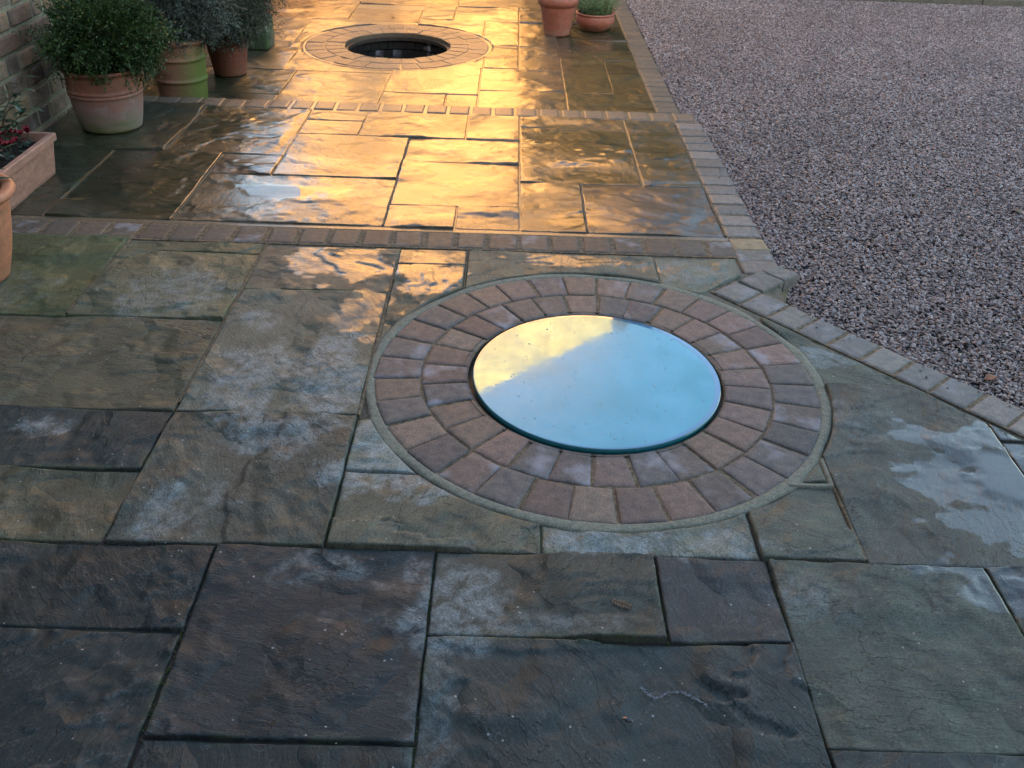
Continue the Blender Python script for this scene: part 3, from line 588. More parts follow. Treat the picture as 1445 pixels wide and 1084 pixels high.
# joint pointing strips that stand proud (old mortar between the left hand flags)
def strip(x, y0, y1, wd, z, seed, vert=True):
    n = max(4, int((y1-y0)/.012)); t = np.linspace(y0, y1, n); wv = wd*(.35+1.0*fbm(t*14, t*0+seed, seed, 3)); cx = x+(fbm(t*8, t*0, seed+3, 2)-.5)*.006
    V = []; F = []
    for i in range(n):
        for s_, zz in ((-1, -.012), (-.7, z), (.7, z+.001), (1, -.012)):
            V.append((cx[i]+s_*wv[i], t[i], zz+.002*vn(np.array([t[i]*60]), np.array([s_*3.+seed]), seed)[0]) if vert else (t[i], cx[i]+s_*wv[i], zz))
    for i in range(n-1):
        for k in range(3): a = i*4+k; F.append((a, a+1, a+5, a+4) if vert else (a, a+4, a+5, a+1))
    return new_mesh('mortar_joint', V, F, M_SAND, True)
for k, (x, y0, y1, wd, z) in enumerate([(-.97, 2.3, 3.44, .006, -.001), (-1.52, 2.82, 3.44, .006, .001), (-.425, 2.26, 3.43, .007, -.0005), (-.425, 3.66, 3.66, .0, 0), (-1.42, 3.66, 4.44, .006, -.0005), (-.525, 3.66, 4.8, .005, -.001),
     (.35, 3.66, 4.2, .006, -.0005), (.925, 1.7, 2.05, .005, -.002), (-.15, 3.1, 3.43, .004, -.001), (-1.72, 4.5, 5.24, .005, .0), (.94, 3.66, 5.2, .006, 0)]):
    if y1 > y0: link('mortar_joint', strip(x, y0, y1, wd, z, k+3), PATIO)

for me in (strip(1.988, .80, .925, .010, .001, 31, False), strip(.922, 1.985, 2.11, .010, .001, 33)):   # pale mortar round the small triangular piece
    me.materials[0] = M_COLLAR; link('mortar_joint', me, PATIO)
# ------------------------------------------------------------------ gravel
def gravel():
    out = [dl(0, 0), (1.12, 3.3), (1.12, 5.4), (1.115, 9.98), (8.5, 9.98), (8.5, 1.0), dl(2.75, 0)]
    # visible wedge only is densely strewn; the sheet below goes further
    k = N('gravel_bed'); p = k.n('NewGeometry').outputs['Position']
    vo = k.n('TexVoronoi'); vo.inputs['Scale'].default_value = 75; k.l(p, vo.inputs['Vector'])
    k.set(Base_Color=k.mix(k.mapr(k.noise(p, 120, 3), .3, .7), (.03, .027, .027), (.10, .09, .09)), Roughness=.9, Normal=k.bump(vo.outputs['Distance'], .012, 1.0))
    base = link('gravel_yard', new_mesh('gravel_yard', [(x, y, GZ-.014) for x, y in [(1.08, 3.2), (1.08, 5.4), (1.08, 10.0), (14, 10.0), (14, -2.4), (2.9, -2.4), (2.9, .95)]], [tuple(range(6, -1, -1))], k.m))
    tag(base, 'bed of the wide gravel yard right of the terrace', kind='structure')
    src = bpy.data.meshes.new('gravel_stones'); bm = bmesh.new()
    vs = [bm.verts.new((x, y, GZ)) for x, y in [(1.100, 3.15), (1.105, 5.42), (1.105, 9.98), (5.9, 9.98), (4.2, 5.2), (2.6, 1.6), (2.45, 1.50)]]
    bm.faces.new(vs[::-1]); bmesh.ops.triangulate(bm, faces=bm.faces); bm.to_mesh(src); bm.free()
    o = link('gravel_stones', src); tag(o, 'loose grey pink gravel chippings covering the yard', 'gravel', kind='stuff')
    ks = N('gravel_chipping'); oi = ks.n('ObjectInfo'); rp = ks.n('ValToRGB'); ks.l(oi.outputs['Random'], rp.inputs[0]); cr = rp.color_ramp
    cols = [(0, (.165, .128, .12)), (.18, (.31, .245, .23)), (.36, (.225, .175, .16)), (.52, (.37, .32, .305)), (.66, (.10, .082, .08)), (.78, (.38, .34, .32)), (.88, (.25, .19, .165)), (.96, (.46, .43, .41))]
    cr.elements[0].position = 0; cr.elements[0].color = cols[0][1]+(1,)
    cr.elements[1].position = cols[1][0]; cr.elements[1].color = cols[1][1]+(1,)
    for ps, c in cols[2:]: e = cr.elements.new(ps); e.color = c+(1,)
    cr.interpolation = 'CONSTANT'
    gp = ks.n('NewGeometry').outputs['Position']; nb = ks.noise(gp, .9, 3)
    nb = ks.math('ADD', ks.math('MULTIPLY', nb, .55), ks.math('MULTIPLY', ks.noise(gp, 3.5, 4), .45)); col = ks.mix(1.0, rp.outputs[0], ks.mix(ks.mapr(nb, .3, .7), (.70, .655, .64), (1.10, 1.02, 1.00)), 'MULTIPLY')
    ks.set(Base_Color=col, Roughness=.42); ks.p.inputs['Specular IOR Level'].default_value = .5
    g = bpy.data.node_groups.new('gravel', 'GeometryNodeTree'); g.interface.new_socket('Geometry', in_out='INPUT', socket_type='NodeSocketGeometry'); g.interface.new_socket('Geometry', in_out='OUTPUT', socket_type='NodeSocketGeometry')
    nn = g.nodes; L = g.links.new
    gi = nn.new('NodeGroupInput'); go = nn.new('NodeGroupOutput')
    dp = nn.new('GeometryNodeDistributePointsOnFaces'); dp.inputs['Density'].default_value = 12500; L(gi.outputs[0], dp.inputs['Mesh'])
    join = nn.new('GeometryNodeJoinGeometry')
    for q in range(4):
        ic = nn.new('GeometryNodeMeshIcoSphere'); ic.inputs['Radius'].default_value = .0076; ic.inputs['Subdivisions'].default_value = 2 if q < 2 else 1
        sp = nn.new('GeometryNodeSetPosition'); no = nn.new('ShaderNodeTexNoise'); no.inputs['Scale'].default_value = 70
        po = nn.new('GeometryNodeInputPosition'); ad = nn.new('ShaderNodeVectorMath'); ad.operation = 'ADD'; ad.inputs[1].default_value = (q*3.1, q, 0); L(po.outputs[0], ad.inputs[0]); L(ad.outputs[0], no.inputs['Vector'])
        sb = nn.new('ShaderNodeVectorMath'); sb.operation = 'SUBTRACT'; sb.inputs[1].default_value = (.5, .5, .5); L(no.outputs['Color'], sb.inputs[0])
        sc = nn.new('ShaderNodeVectorMath'); sc.operation = 'SCALE'; sc.inputs['Scale'].default_value = .014; L(sb.outputs[0], sc.inputs[0])
        L(ic.outputs['Mesh'], sp.inputs['Geometry']); L(sc.outputs[0], sp.inputs['Offset'])
        tr = nn.new('GeometryNodeTransform'); tr.inputs['Scale'].default_value = [(1.25, .9, .55), (1.0, .85, .65), (1.4, .75, .5), (.8, .8, .6)][q]; L(sp.outputs[0], tr.inputs['Geometry'])
        sm = nn.new('GeometryNodeSetMaterial'); sm.inputs['Material'].default_value = ks.m; L(tr.outputs[0], sm.inputs['Geometry'])
        ti = nn.new('GeometryNodeGeometryToInstance'); L(sm.outputs[0], ti.inputs[0]); L(ti.outputs[0], join.inputs[0])
    ip = nn.new('GeometryNodeInstanceOnPoints'); ip.inputs['Pick Instance'].default_value = True
    L(dp.outputs['Points'], ip.inputs['Points']); L(join.outputs[0], ip.inputs['Instance'])
    rv = nn.new('FunctionNodeRandomValue'); rv.data_type = 'FLOAT_VECTOR'; rv.inputs[0].default_value = (-.7, -.7, 0); rv.inputs[1].default_value = (.7, .7, 6.28); L(rv.outputs[0], ip.inputs['Rotation'])
    rs = nn.new('FunctionNodeRandomValue'); rs.data_type = 'FLOAT'; rs.inputs[2].default_value = .45; rs.inputs[3].default_value = 1.25; rs.inputs['Seed'].default_value = 4; L(rs.outputs[1], ip.inputs['Scale'])
    tz = nn.new('GeometryNodeTranslateInstances'); rz = nn.new('FunctionNodeRandomValue'); rz.data_type = 'FLOAT_VECTOR'; rz.inputs[0].default_value = (0, 0, -.008); rz.inputs[1].default_value = (0, 0, .005); rz.inputs['Seed'].default_value = 9
    L(ip.outputs[0], tz.inputs[0]); L(rz.outputs[0], tz.inputs['Translation']); L(tz.outputs[0], go.inputs[0])
    md = o.modifiers.new('gravel', 'NODES'); md.node_group = g
gravel()
# far edge of the gravel: a low kerb with grass behind it
m = MB()
km = plain('dull_kerb_stone', (.12, .11, .085), .85, 20, .3)
kb = empty('stone_kerb', (1.1, 10.0, GZ)); tag(kb, 'dull stone kerb closing the far side of the gravel', 'kerb')
for i in range(9):
    m = MB(); m.box((0, 0, -.05), (.9, .12, .05)); link('kerb_stone', m.mesh('kerb_stone', km), kb, (.02+i*.915, .01+random.uniform(-.006, .006), 0))
o = link('lawn', new_mesh('lawn', [(-6, 10.65, -.2), (16, 10.65, -.2), (16, 13.9, -.2), (-6, 13.9, -.2)], [(0, 1, 2, 3)], plain('dull_grass', (.035, .05, .02), .9, 25, .5, .02))); tag(o, 'dull winter lawn beyond the kerb', kind='structure')

# ------------------------------------------------------------------ brick wall on the left
HW = 4.9; WXX = -2.42
wall = empty('house_wall', (WXX, 3.0, 0)); tag(wall, 'weathered buff brick house wall with wide mortar joints at the left', 'wall')
M_WM = mortar_material('wall_mortar', (.24, .23, .15), (.42, .40, .27), .2, .006)
m = MB(); m.box((-.22, -5.0, -.3), (-.008, 4.85, HW)); link('wall_core', m.mesh('wall_core', M_WM), wall)
kw = N('old_buff_brick'); oi = kw.n('ObjectInfo'); p = kw.n('NewGeometry').outputs['Position']
n1 = kw.noise(p, 30, 5, .7); n2 = kw.noise(p, 5, 4, .6); n3 = kw.noise(p, 150, 3, .7)
bc = kw.mix(1.0, oi.outputs['Color'], kw.mix(kw.mapr(n1, .3, .7), (.55, .55, .58), (1.4, 1.36, 1.3)), 'MULTIPLY')
bc = kw.mix(kw.mapr(n2, .55, .72, 0, .55), bc, (.34, .33, .33))
kw.set(Base_Color=bc, Roughness=.85, Normal=kw.bump(kw.math('ADD', n1, kw.math('MULTIPLY', n3, .3)), .006, 1.0)); M_WB = kw.m
WC = [(.24, .17, .10), (.17, .12, .08), (.28, .21, .13), (.11, .085, .065), (.19, .155, .11), (.26, .20, .13)]
bms = {0: [], 1: []}
for q in range(12):
    r = np.random.default_rng(q+800); m = MB(); bx = (.228, .110)[q % 2]; bz = .079; c = .007; dpt = .022
    V = []
    for (xx, yo, zo) in ((-dpt, 0, 0), (-c, 0, 0), (0, c, c)):
        for (sy, sz) in ((0, 0), (1, 0), (1, 1), (0, 1)):
            V.append((xx+r.uniform(-.002, .002), (bx-yo*2)*sy+yo+r.uniform(-.003, .003), (bz-zo*2)*sz+zo+r.uniform(-.003, .003)))
    m.add(V, [(0, 1, 5, 4), (1, 2, 6, 5), (2, 3, 7, 6), (3, 0, 4, 7), (4, 5, 9, 8), (5, 6, 10, 9), (6, 7, 11, 10), (7, 4, 8, 11), (8, 9, 10, 11)]); bms[q % 2].append(m.mesh('brick', M_WB))
rest = MB(); cnt = 0
for j in range(50):
    z = -.165+j*.098; y = -4.9-(.19 if j % 2 else 0); i = 0
    while y < 4.55:
        k = i % 2; bx = (.228, .110)[k]
        if .3 < y < 3.2 and z < .75:
            c = random.choice(WC); q = random.uniform(.8, 1.15)
            link('brick', random.choice(bms[k]), wall, (random.uniform(-.003, .003), y+random.uniform(-.003, .003), z+random.uniform(-.002, .002)), (random.uniform(-.01, .01), 0, random.uniform(-.008, .008)), (c[0]*q, c[1]*q, c[2]*q, 1)); cnt += 1
        else: rest.box((-.022, y, z), (0, y+bx, z+.079))
        y += bx+.019; i += 1
o = link('brickwork', rest.mesh('brickwork', M_WB), wall, color=(.17, .14, .12, 1)); o['kind'] = 'stuff'

# ------------------------------------------------------------------ pots
def pot(name, loc, prof, mat, label, soil_z, soil_r, cat='plant pot', wob=.006, seed=0, group=None, n=72):
    t = empty(name, loc); tag(t, label, cat, group)
    V, F = lathe(prof, n, wob, seed); link('pot_body', new_mesh('pot_body', V, F, mat, True), t)
    V = []; F = []; nr = 8; na = 32
    for i in range(nr+1):
        for k in range(na):
            a = 2*math.pi*k/na; r = soil_r*i/nr; V.append((r*math.cos(a), r*math.sin(a), soil_z+.012*(fbm(np.array([r*math.cos(a)*40]), np.array([r*math.sin(a)*40]), seed)[0]-.5)))
    for i in range(nr):
        for k in range(na): F.append((i*na+k, (i+1)*na+k, (i+1)*na+(k+1) % na, i*na+(k+1) % na))
    link('soil', new_mesh('soil', V, F, M_SOIL, True), t)
    return t
M_SOIL = plain('potting_soil', (.025, .018, .013), .95, 60, .6, .01)
T1 = terracotta('weathered_terracotta', (.31, .13, .08), (.44, .38, .35), (.02, .22), .95, .5, .075, (.2, -1), bs=.7)
T2 = terracotta('mossy_terracotta', (.40, .19, .12), (.42, .30, .22), (.0, .06), 1.0, .65, .34, (1.4, .2), bs=.4)
T3 = terracotta('dark_terracotta', (.26, .085, .05), (.30, .16, .11), (.0, .05), .3, .6, .04, (.5, -.3), bs=.3)
T4 = terracotta('orange_terracotta', (.62, .26, .14), (.6, .32, .2), (.0, .05), .0, .6, bs=.2)
T5 = terracotta('pink_terracotta', (.48, .25, .17), (.4, .19, .12), (-.0, .03), .0, .75, bs=.6)
T6 = terracotta('red_terracotta', (.42, .14, .085), (.55, .38, .30), (-.02, .06), .2, .55, .03, (.5, -.3), bs=.4)
def prof_open(r0, r1, h, rim_h, rim_t, th=.015, bands=(), bulge=0.0, n=22):
    P = [(0, .001), (r0*.9, .0), (r0, .006)]
    for i in range(1, n):
        t = i/n; z = .006+(h-rim_h-.006)*t; r = r0+(r1-r0)*t + bulge*math.sin(math.pi*t)
        P.append((r, z))
        for bz, bh, br in bands:
            if P[-2][1] < bz*h <= z:
                P = [q for q in P if q[1] < bz*h-bh or q[1] > z+1]
                P += [(r, bz*h-bh), (r+br*.8, bz*h-bh*.5), (r+br, bz*h), (r+br*.8, bz*h+bh*.5), (r, bz*h+bh)]
    P += [(r1, h-rim_h), (r1+rim_t*.7, h-rim_h+.004), (r1+rim_t, h-rim_h*.5), (r1+rim_t*.8, h-.004), (r1+rim_t*.4, h), (r1-th*.6, h-.002), (r1-th, h-.01), (r1-th-.01, h-.09)]
    Q = [P[0]]
    for p in P[1:]:
        if p[1] >= Q[-1][1]-1e-4 or len(Q) > len(P)-4 or p[1] < .01 or p[1] > h-.1: Q.append(p)
    return Q
pot('terracotta_pot', (-2.10, 4.84, 0), prof_open(.148, .180, .315, .022, .011, bands=((.60, .008, .004), (.66, .008, .004)), bulge=.012), T1, 'large weathered pot with white bloom and green foot by the wall', .275, .18, seed=1)
pot('terracotta_pot', (-2.05, 5.86, LOW), prof_open(.140, .160, .385, .030, .020, bands=((.37, .010, .009), (.70, .010, .009)), bulge=.004), T2, 'ribbed terracotta pot with bright green algae down its right side', .34, .15, seed=2)
pot('terracotta_pot', (-1.93, 6.50, LOW), prof_open(.108, .138, .27, .062, .010, bulge=.0), T3, 'plain dark red pot behind the algae covered one', .235, .13, seed=3)
pot('terracotta_pot', (-1.955, 3.06, 0), prof_open(.120, .185, .345, .035, .030, bands=(), bulge=.01), T4, 'clean orange pot cut off by the left edge', .30, .17, seed=4)
pot('terracotta_pot', (.372, 8.02, LOW), prof_open(.105, .150, .31, .075, .018), T6, 'tall tapered red pot right of the open well', .27, .14, seed=5)
pot('terracotta_bowl', (.70, 8.24, LOW), prof_open(.105, .158, .145, .018, .010, bulge=.028), T6, 'low round terracotta bowl beside the gravel edging', .125, .15, cat='bowl', seed=6)
pot('terracotta_pot', (-2.27, 5.55, .50), prof_open(.06, .10, .20, .03, .01), T3, 'small red pot fixed on the brick wall above the bushes', .17, .09, seed=7)
m = MB(); m.box((-.16, -.08, -.02), (.08, .08, -.0)); m.tube([(-.15, 0, -.13), (.05, 0, -.02)], .006); o = link('wall_bracket', m.mesh('wall_bracket', plain('black_iron', (.03, .03, .03), .5)), None, (-2.27, 5.55, .50)); tag(o, 'iron bracket holding the small pot on the wall', 'bracket')
pot('terracotta_pot', (-2.02, 7.62, LOW), prof_open(.10, .15, .33, .04, .015), T6, 'red pot at the wall end past the mossy stone block', .29, .13, seed=8)

# trough with cyclamen
tr = empty('terracotta_trough', (-2.215, 3.86, 0)); tag(tr, 'long pink terracotta trough of dark red cyclamen against the wall', 'trough')
def trough_mesh():
    m = MB(); L = .30; wd = .125; h = .185; V = []; F = []
    prof = [(0.82, 0, 0), (1.0, 0, .0), (1.0, 1, h-.035), (1.09, 1, h-.032), (1.10, 1, h-.004), (1.06, 1, h), (.90, 1, h), (.86, 1, h-.06)]
    n = 12
    for s_, fl, z in prof:
        sx = wd*(s_ if fl else s_*.86)-(.0); sy = L*(.0)+L+(s_-1)*wd
        if not fl: sy -= .02
        ring_ = []
        for (cx, cy) in ((1, -1), (1, 1), (-1, 1), (-1, -1)):
            for k in range(3):
                q = {(1, -1): -90, (1, 1): 0, (-1, 1): 90, (-1, -1): 180}[(cx, cy)]+k*45; rr = .008
                V.append((cx*(sx-rr)+rr*math.cos(math.radians(q)), cy*(sy-rr)+rr*math.sin(math.radians(q)), z))
    for i in range(len(prof)-1):
        for k in range(n): F.append((i*n+k, i*n+(k+1) % n, (i+1)*n+(k+1) % n, (i+1)*n+k))
    F.append(tuple(range(n))[::-1])
    return new_mesh('trough_body', V, F, T5)
link('trough_body', trough_mesh(), tr)
m = MB(); m.box((-.11, -.285, .10), (.11, .285, .145)); link('soil', m.mesh('soil', M_SOIL), tr)

# mossy stone block
def rock(name, sx, sy, sz, mat, seed, sub=4):
    bm = bmesh.new(); bmesh.ops.create_cube(bm, size=2); bmesh.ops.subdivide_edges(bm, edges=bm.edges, cuts=9, use_grid_fill=True)
    for v in bm.verts:
        p = v.co.copy(); q = p.normalized()*1.25; p = p*.8+q*.2
        n = fbm(np.array([p.x*2+p.z]), np.array([p.y*2-p.z*1.3]), seed)[0]-.5
        v.co = Vector((p.x*sx*(1+.14*n), p.y*sy*(1+.14*n), (p.z*(1+.1*n)+1)*sz))
    me = bpy.data.meshes.new(name); bm.to_mesh(me); bm.free(); me.materials.append(mat); me.polygons.foreach_set('use_smooth', [True]*len(me.polygons)); return me
kq = N('mossy_stone'); p = kq.n('TexCoord').outputs['Object']; n1 = kq.noise(p, 16, 5, .7); n2 = kq.noise(p, 5, 3)
kq.set(Base_Color=kq.mix(kq.mapr(n2, .35, .6), kq.mix(kq.mapr(n1, .3, .7), (.10, .12, .08), (.22, .24, .19)), (.07, .11, .04)), Roughness=.9, Normal=kq.bump(n1, .01, 1.0))
o = link('stone_block', rock('stone_block', .095, .13, .105, kq.m, 3), None, (-1.915, 7.28, LOW)); tag(o, 'squat green mossy stone block behind the pots', 'stone block')

# ------------------------------------------------------------------ foliage
def sprays(n, shape, leaf_n, leaf_l, leaf_w, spray_l, seed, droop=.0, up=.3, inner=.25):
    """many short leafy twigs through the crown volume; shape(dir)->radius vector scale"""
    r = np.random.default_rng(seed)
    d = r.normal(size=(n, 3)); d /= np.linalg.norm(d, axis=1)[:, None]
    rad = inner+(1-inner)*r.uniform(0, 1, n)**.5
    lump = .50+.85*fbm(d[:, 0]*2.9+9+seed, d[:, 1]*2.9+d[:, 2]*2.3, seed, 3)
    P0 = d*(rad*lump)[:, None]*np.array(shape['r'])+np.array(shape['c'])
    D = d+np.array([0, 0, up])+r.normal(size=(n, 3))*.35; D[:, 2] -= droop*np.hypot(d[:, 0], d[:, 1]); D /= np.linalg.norm(D, axis=1)[:, None]
    keep = P0[:, 2] > shape.get('zmin', -9)
    P0, D = P0[keep], D[keep]; n = len(P0)
    T = np.repeat(np.linspace(0, 1, leaf_n)[None], n, 0); 
    C = P0[:, None, :]+D[:, None, :]*(T*spray_l)[:, :, None]
    rnd = r.normal(size=(n, leaf_n, 3)); side = np.cross(D[:, None, :], rnd); side /= np.linalg.norm(side, axis=2)[:, :, None]
    ld = D[:, None, :]*.7+side*.75; ld /= np.linalg.norm(ld, axis=2)[:, :, None]
    wv = np.cross(ld, rnd+.01); wv /= np.linalg.norm(wv, axis=2)[:, :, None]
    ll = leaf_l*r.uniform(.6, 1.2, (n, leaf_n, 1)); lw = leaf_w*r.uniform(.7, 1.2, (n, leaf_n, 1))
    a = C; b = C+ld*ll*.45+wv*lw*.5; c = C+ld*ll; e = C+ld*ll*.45-wv*lw*.5
    V = np.stack([a, b, c, e], 2).reshape(-1, 3); F = np.arange(len(V)).reshape(-1, 4)
    return V, F
def bush(name, loc, label, cat, mat, shape, stems=7, stem_mat=None, **kw):
    t = empty(name, loc); tag(t, label, cat)
    V, F = sprays(shape=shape, **kw)
    k2 = dict(kw); k2['n'] = int(kw['n']*.07); k2['spray_l'] = kw['spray_l']*1.9; k2['inner'] = .92; k2['seed'] = kw['seed']+50; k2['leaf_n'] = kw['leaf_n']+8; V2, F2 = sprays(shape=shape, **k2)
    V, F = np.concatenate([V, V2]), np.concatenate([F, F2+len(V)]); link('foliage', new_mesh('foliage', V, F, mat), t)
    m = MB()
    for i in range(stems):
        a = 6.28*i/stems+.3; q = Vector(shape['c'])+Vector((math.cos(a)*shape['r'][0]*.6, math.sin(a)*shape['r'][1]*.6, shape['r'][2]*random.uniform(-.1, .4)))
        m.tube([(0, 0, 0), (q.x*.35, q.y*.35, q.z*.5), tuple(q)], [.009, .006, .003], 5)
    link('stem', m.mesh('stem', M_BARK, True), t)
    return t
M_BARK = plain('twig_bark', (.10, .075, .05), .9, 50)
L1 = leaf_material('yew_green', (.012, .032, .010), (.07, .125, .03), .5, .35)
L2 = leaf_material('blue_grey_needles', (.035, .05, .038), (.13, .16, .12), .6, .3)
L3 = leaf_material('grey_green_needles', (.035, .045, .03), (.12, .145, .095), .6, .3)
L4 = leaf_material('fresh_shoots', (.05, .09, .03), (.20, .27, .10), .5, .4)
bush('dwarf_conifer', (-2.09, 4.84, .265), 'bushy dark green dwarf conifer spilling over the big weathered pot', 'shrub', L1, dict(r=(.265, .23, .175), c=(.045, -.02, .185), zmin=.0), n=3000, leaf_n=14, leaf_l=.017, leaf_w=.0075, spray_l=.062, seed=3, up=.30, droop=.45)
bush('blue_conifer', (-2.05, 5.86, LOW+.34), 'feathery blue grey conifer in the algae covered pot', 'shrub', L2, dict(r=(.30, .28, .25), c=(.03, .0, .24), zmin=.04), n=3600, leaf_n=16, leaf_l=.020, leaf_w=.0055, spray_l=.075, seed=5, up=.1, droop=.6)
bush('grey_conifer', (-1.93, 6.50, LOW+.235), 'loose grey green conifer in the dark red pot', 'shrub', L3, dict(r=(.27, .24, .23), c=(.02, .0, .21), zmin=.02), n=3000, leaf_n=16, leaf_l=.020, leaf_w=.0055, spray_l=.075, seed=8, up=.1, droop=.7)
bush('trailing_shrub', (-2.02, 7.62, LOW+.29), 'grey green trailing shrub at the wall end', 'shrub', L3, dict(r=(.24, .24, .26), c=(0, 0, .22)), n=1200, leaf_n=12, leaf_l=.016, leaf_w=.004, spray_l=.06, seed=12)
# upright shoots in the bowl and the tall pot
def tufts(name, loc, label, n, rad, h, seed):
    t = empty(name, loc); tag(t, label, 'plant'); m = MB(); r = random.Random(seed)
    for i in range(n):
        a = r.uniform(0, 6.28); q = rad*math.sqrt(r.random()); x, y = q*math.cos(a), q*math.sin(a); hh = h*r.uniform(.6, 1.1); lx, ly = x*.7+r.uniform(-.03, .03), y*.7+r.uniform(-.03, .03)
        for s_ in range(8):
            tt = s_/8; cx, cy, cz = x+lx*tt, y+ly*tt, hh*tt; aa = r.uniform(0, 6.28); l = .022; wv = .0028
            m.add([(cx, cy, cz), (cx+l*.5*math.cos(aa)-wv*math.sin(aa), cy+l*.5*math.sin(aa)+wv*math.cos(aa), cz+l*.5), (cx+l*.8*math.cos(aa), cy+l*.8*math.sin(aa), cz+l), (cx+l*.5*math.cos(aa)+wv*math.sin(aa), cy+l*.5*math.sin(aa)-wv*math.cos(aa), cz+l*.5)], [(0, 1, 2, 3)])
    link('shoots', m.mesh('shoots', L4), t)
tufts('lavender', (.70, 8.24, LOW+.125), 'upright green grey lavender shoots in the low bowl', 420, .13, .16, 4)
tufts('herb_plant', (.372, 8.02, LOW+.27), 'green shoots in the tall tapered red pot', 240, .11, .18, 6)
# broad glossy leaves
def leaf_geo(m, base, direc, nrm, L, wd, curl=.15, seg=5):
    d_ = Vector(direc).normalized(); n_ = Vector(nrm).normalized(); s_ = d_.cross(n_).normalized(); n_ = s_.cross(d_); V = []; F = []
    for i in range(seg+1):
        t = i/seg; wv = wd*.5*math.sin(math.pi*min(t*.93+.05, 1))**.8; c = Vector(base)+d_*L*t-n_*curl*L*t*t
        V += [tuple(c-s_*wv+n_*wv*.35), tuple(c), tuple(c+s_*wv+n_*wv*.35)]
    for i in range(seg):
        for k in range(2): F.append((i*3+k, i*3+k+1, (i+1)*3+k+1, (i+1)*3+k))
    m.add(V, F)
ML = leaf_material('glossy_evergreen_leaf', (.018, .05, .03), (.05, .10, .05), .25, .6, .6); MLY = leaf_material('variegated_leaf', (.30, .28, .05), (.5, .45, .12), .3, .5, .4)
MCL = leaf_material('cyclamen_leaf', (.03, .06, .035), (.10, .14, .10), .45, .4); MF = leaf_material('crimson_petal', (.12, .003, .010), (.30, .010, .03), .5, .3)
def laurel(loc, label, stems, seed, yellow=0):
    t = empty('laurel_plant', loc); tag(t, label, 'plant'); r = random.Random(seed); st = MB()
    leaves = []
    for (ex, ey, ez) in stems:
        pts = [Vector((0, 0, 0)), Vector((ex*.4, ey*.4, ez*.6)), Vector((ex, ey, ez))]; st.tube(pts, [.006, .004, .0025], 5)
        for k in range(9):
            tt = .35+.65*k/8; p = pts[0].lerp(pts[1], min(tt*2, 1)) if tt < .5 else pts[1].lerp(pts[2], (tt-.5)*2)
            a = k*2.4+r.uniform(-.3, .3); m = MB(); leaf_geo(m, p, (math.cos(a), math.sin(a), r.uniform(.0, .5)), (0, 0, 1), r.uniform(.055, .085), r.uniform(.022, .032), r.uniform(.1, .4))
            link('leaf', m.mesh('leaf', MLY if (yellow and r.random() < yellow) else ML, True), t)
    link('stem', st.mesh('stem', M_BARK, True), t)
laurel((-1.955, 3.06, .30), 'glossy dark leaved laurel in the orange pot', [(.12, .07, .05), (-.05, .04, .14), (.10, -.06, .07), (-.03, -.05, .12), (.08, .12, .06)], 3)
laurel((-2.27, 3.70, .14), 'yellow variegated evergreen in the near end of the trough', [(.05, .06, .13), (.02, .14, .14), (.12, .12, .08), (.10, .02, .10)], 5, .35)
laurel((-2.28, 4.02, .14), 'tall evergreen sprig leaning on the brick wall', [(.06, .20, .22), (.02, .30, .24), (.10, .14, .15)], 11)
cy = empty('cyclamen', (-2.235, 3.98, .145)); tag(cy, 'dark red cyclamen flowers in the pink trough', 'flower')
m = MB(); mf = MB(); ms = MB(); r = random.Random(4)
for i in range(46):
    x, y = r.uniform(-.09, .09), r.uniform(-.2, .15); a = r.uniform(0, 6.28); leaf_geo(m, (x, y, r.uniform(.0, .03)), (math.cos(a), math.sin(a), r.uniform(.2, .8)), (0, 0, 1), .035, .032, .2)
for i in range(30):
    x, y, z = r.uniform(-.095, .08), r.uniform(-.15, .15), r.uniform(.045, .085); ms.tube([(x, y, 0), (x, y, z)], .0012, 4)
    for k in range(5):
        a = k*1.257+r.random()*.5; leaf_geo(mf, (x, y, z), (math.cos(a)*.7, math.sin(a)*.7, 1), (math.cos(a), math.sin(a), 0), .024, .016, -.25, 3)
link('leaves', m.mesh('leaves', MCL, True), cy); link('petals', mf.mesh('petals', MF, True), cy); link('flower_stems', ms.mesh('flower_stems', M_BARK), cy)

# small green weed in the near left corner
wd_ = empty('joint_weed', (-1.06, 1.165, 0)); tag(wd_, 'tiny green weed in the bottom left corner of the paving', 'weed'); m = MB(); r = random.Random(9)
for i in range(60):
    x, y = r.gauss(0, .018), r.gauss(0, .018); a = r.uniform(0, 6.28); leaf_geo(m, (x, y, r.uniform(0, .015)), (math.cos(a), math.sin(a), .5), (0, 0, 1), r.uniform(.008, .016), .007, .2, 3)
link('leaves', m.mesh('leaves', L4), wd_)

# fallen pinnate leaf on the flag
fl = MB(); a0 = math.radians(-25); 
for k in range(7):
    for s_ in (-1, 1): leaf_geo(fl, (.0065*k-.02, 0, .002), (.55, s_, .12), (0, 0, 1), .016*(1-abs(k-3)*.1), .0055, .15, 3)
fl.tube([(-.028, 0, .002), (.028, 0, .003)], .0007, 4)
o = link('fallen_leaf', fl.mesh('fallen_leaf', leaf_material('dead_leaf', (.07, .045, .028), (.17, .12, .075), .7)), None, (.292, 1.517, .012), (0, 0, a0)); tag(o, 'curled brown feathered leaf lying on the grey flag below the glass', 'leaf')

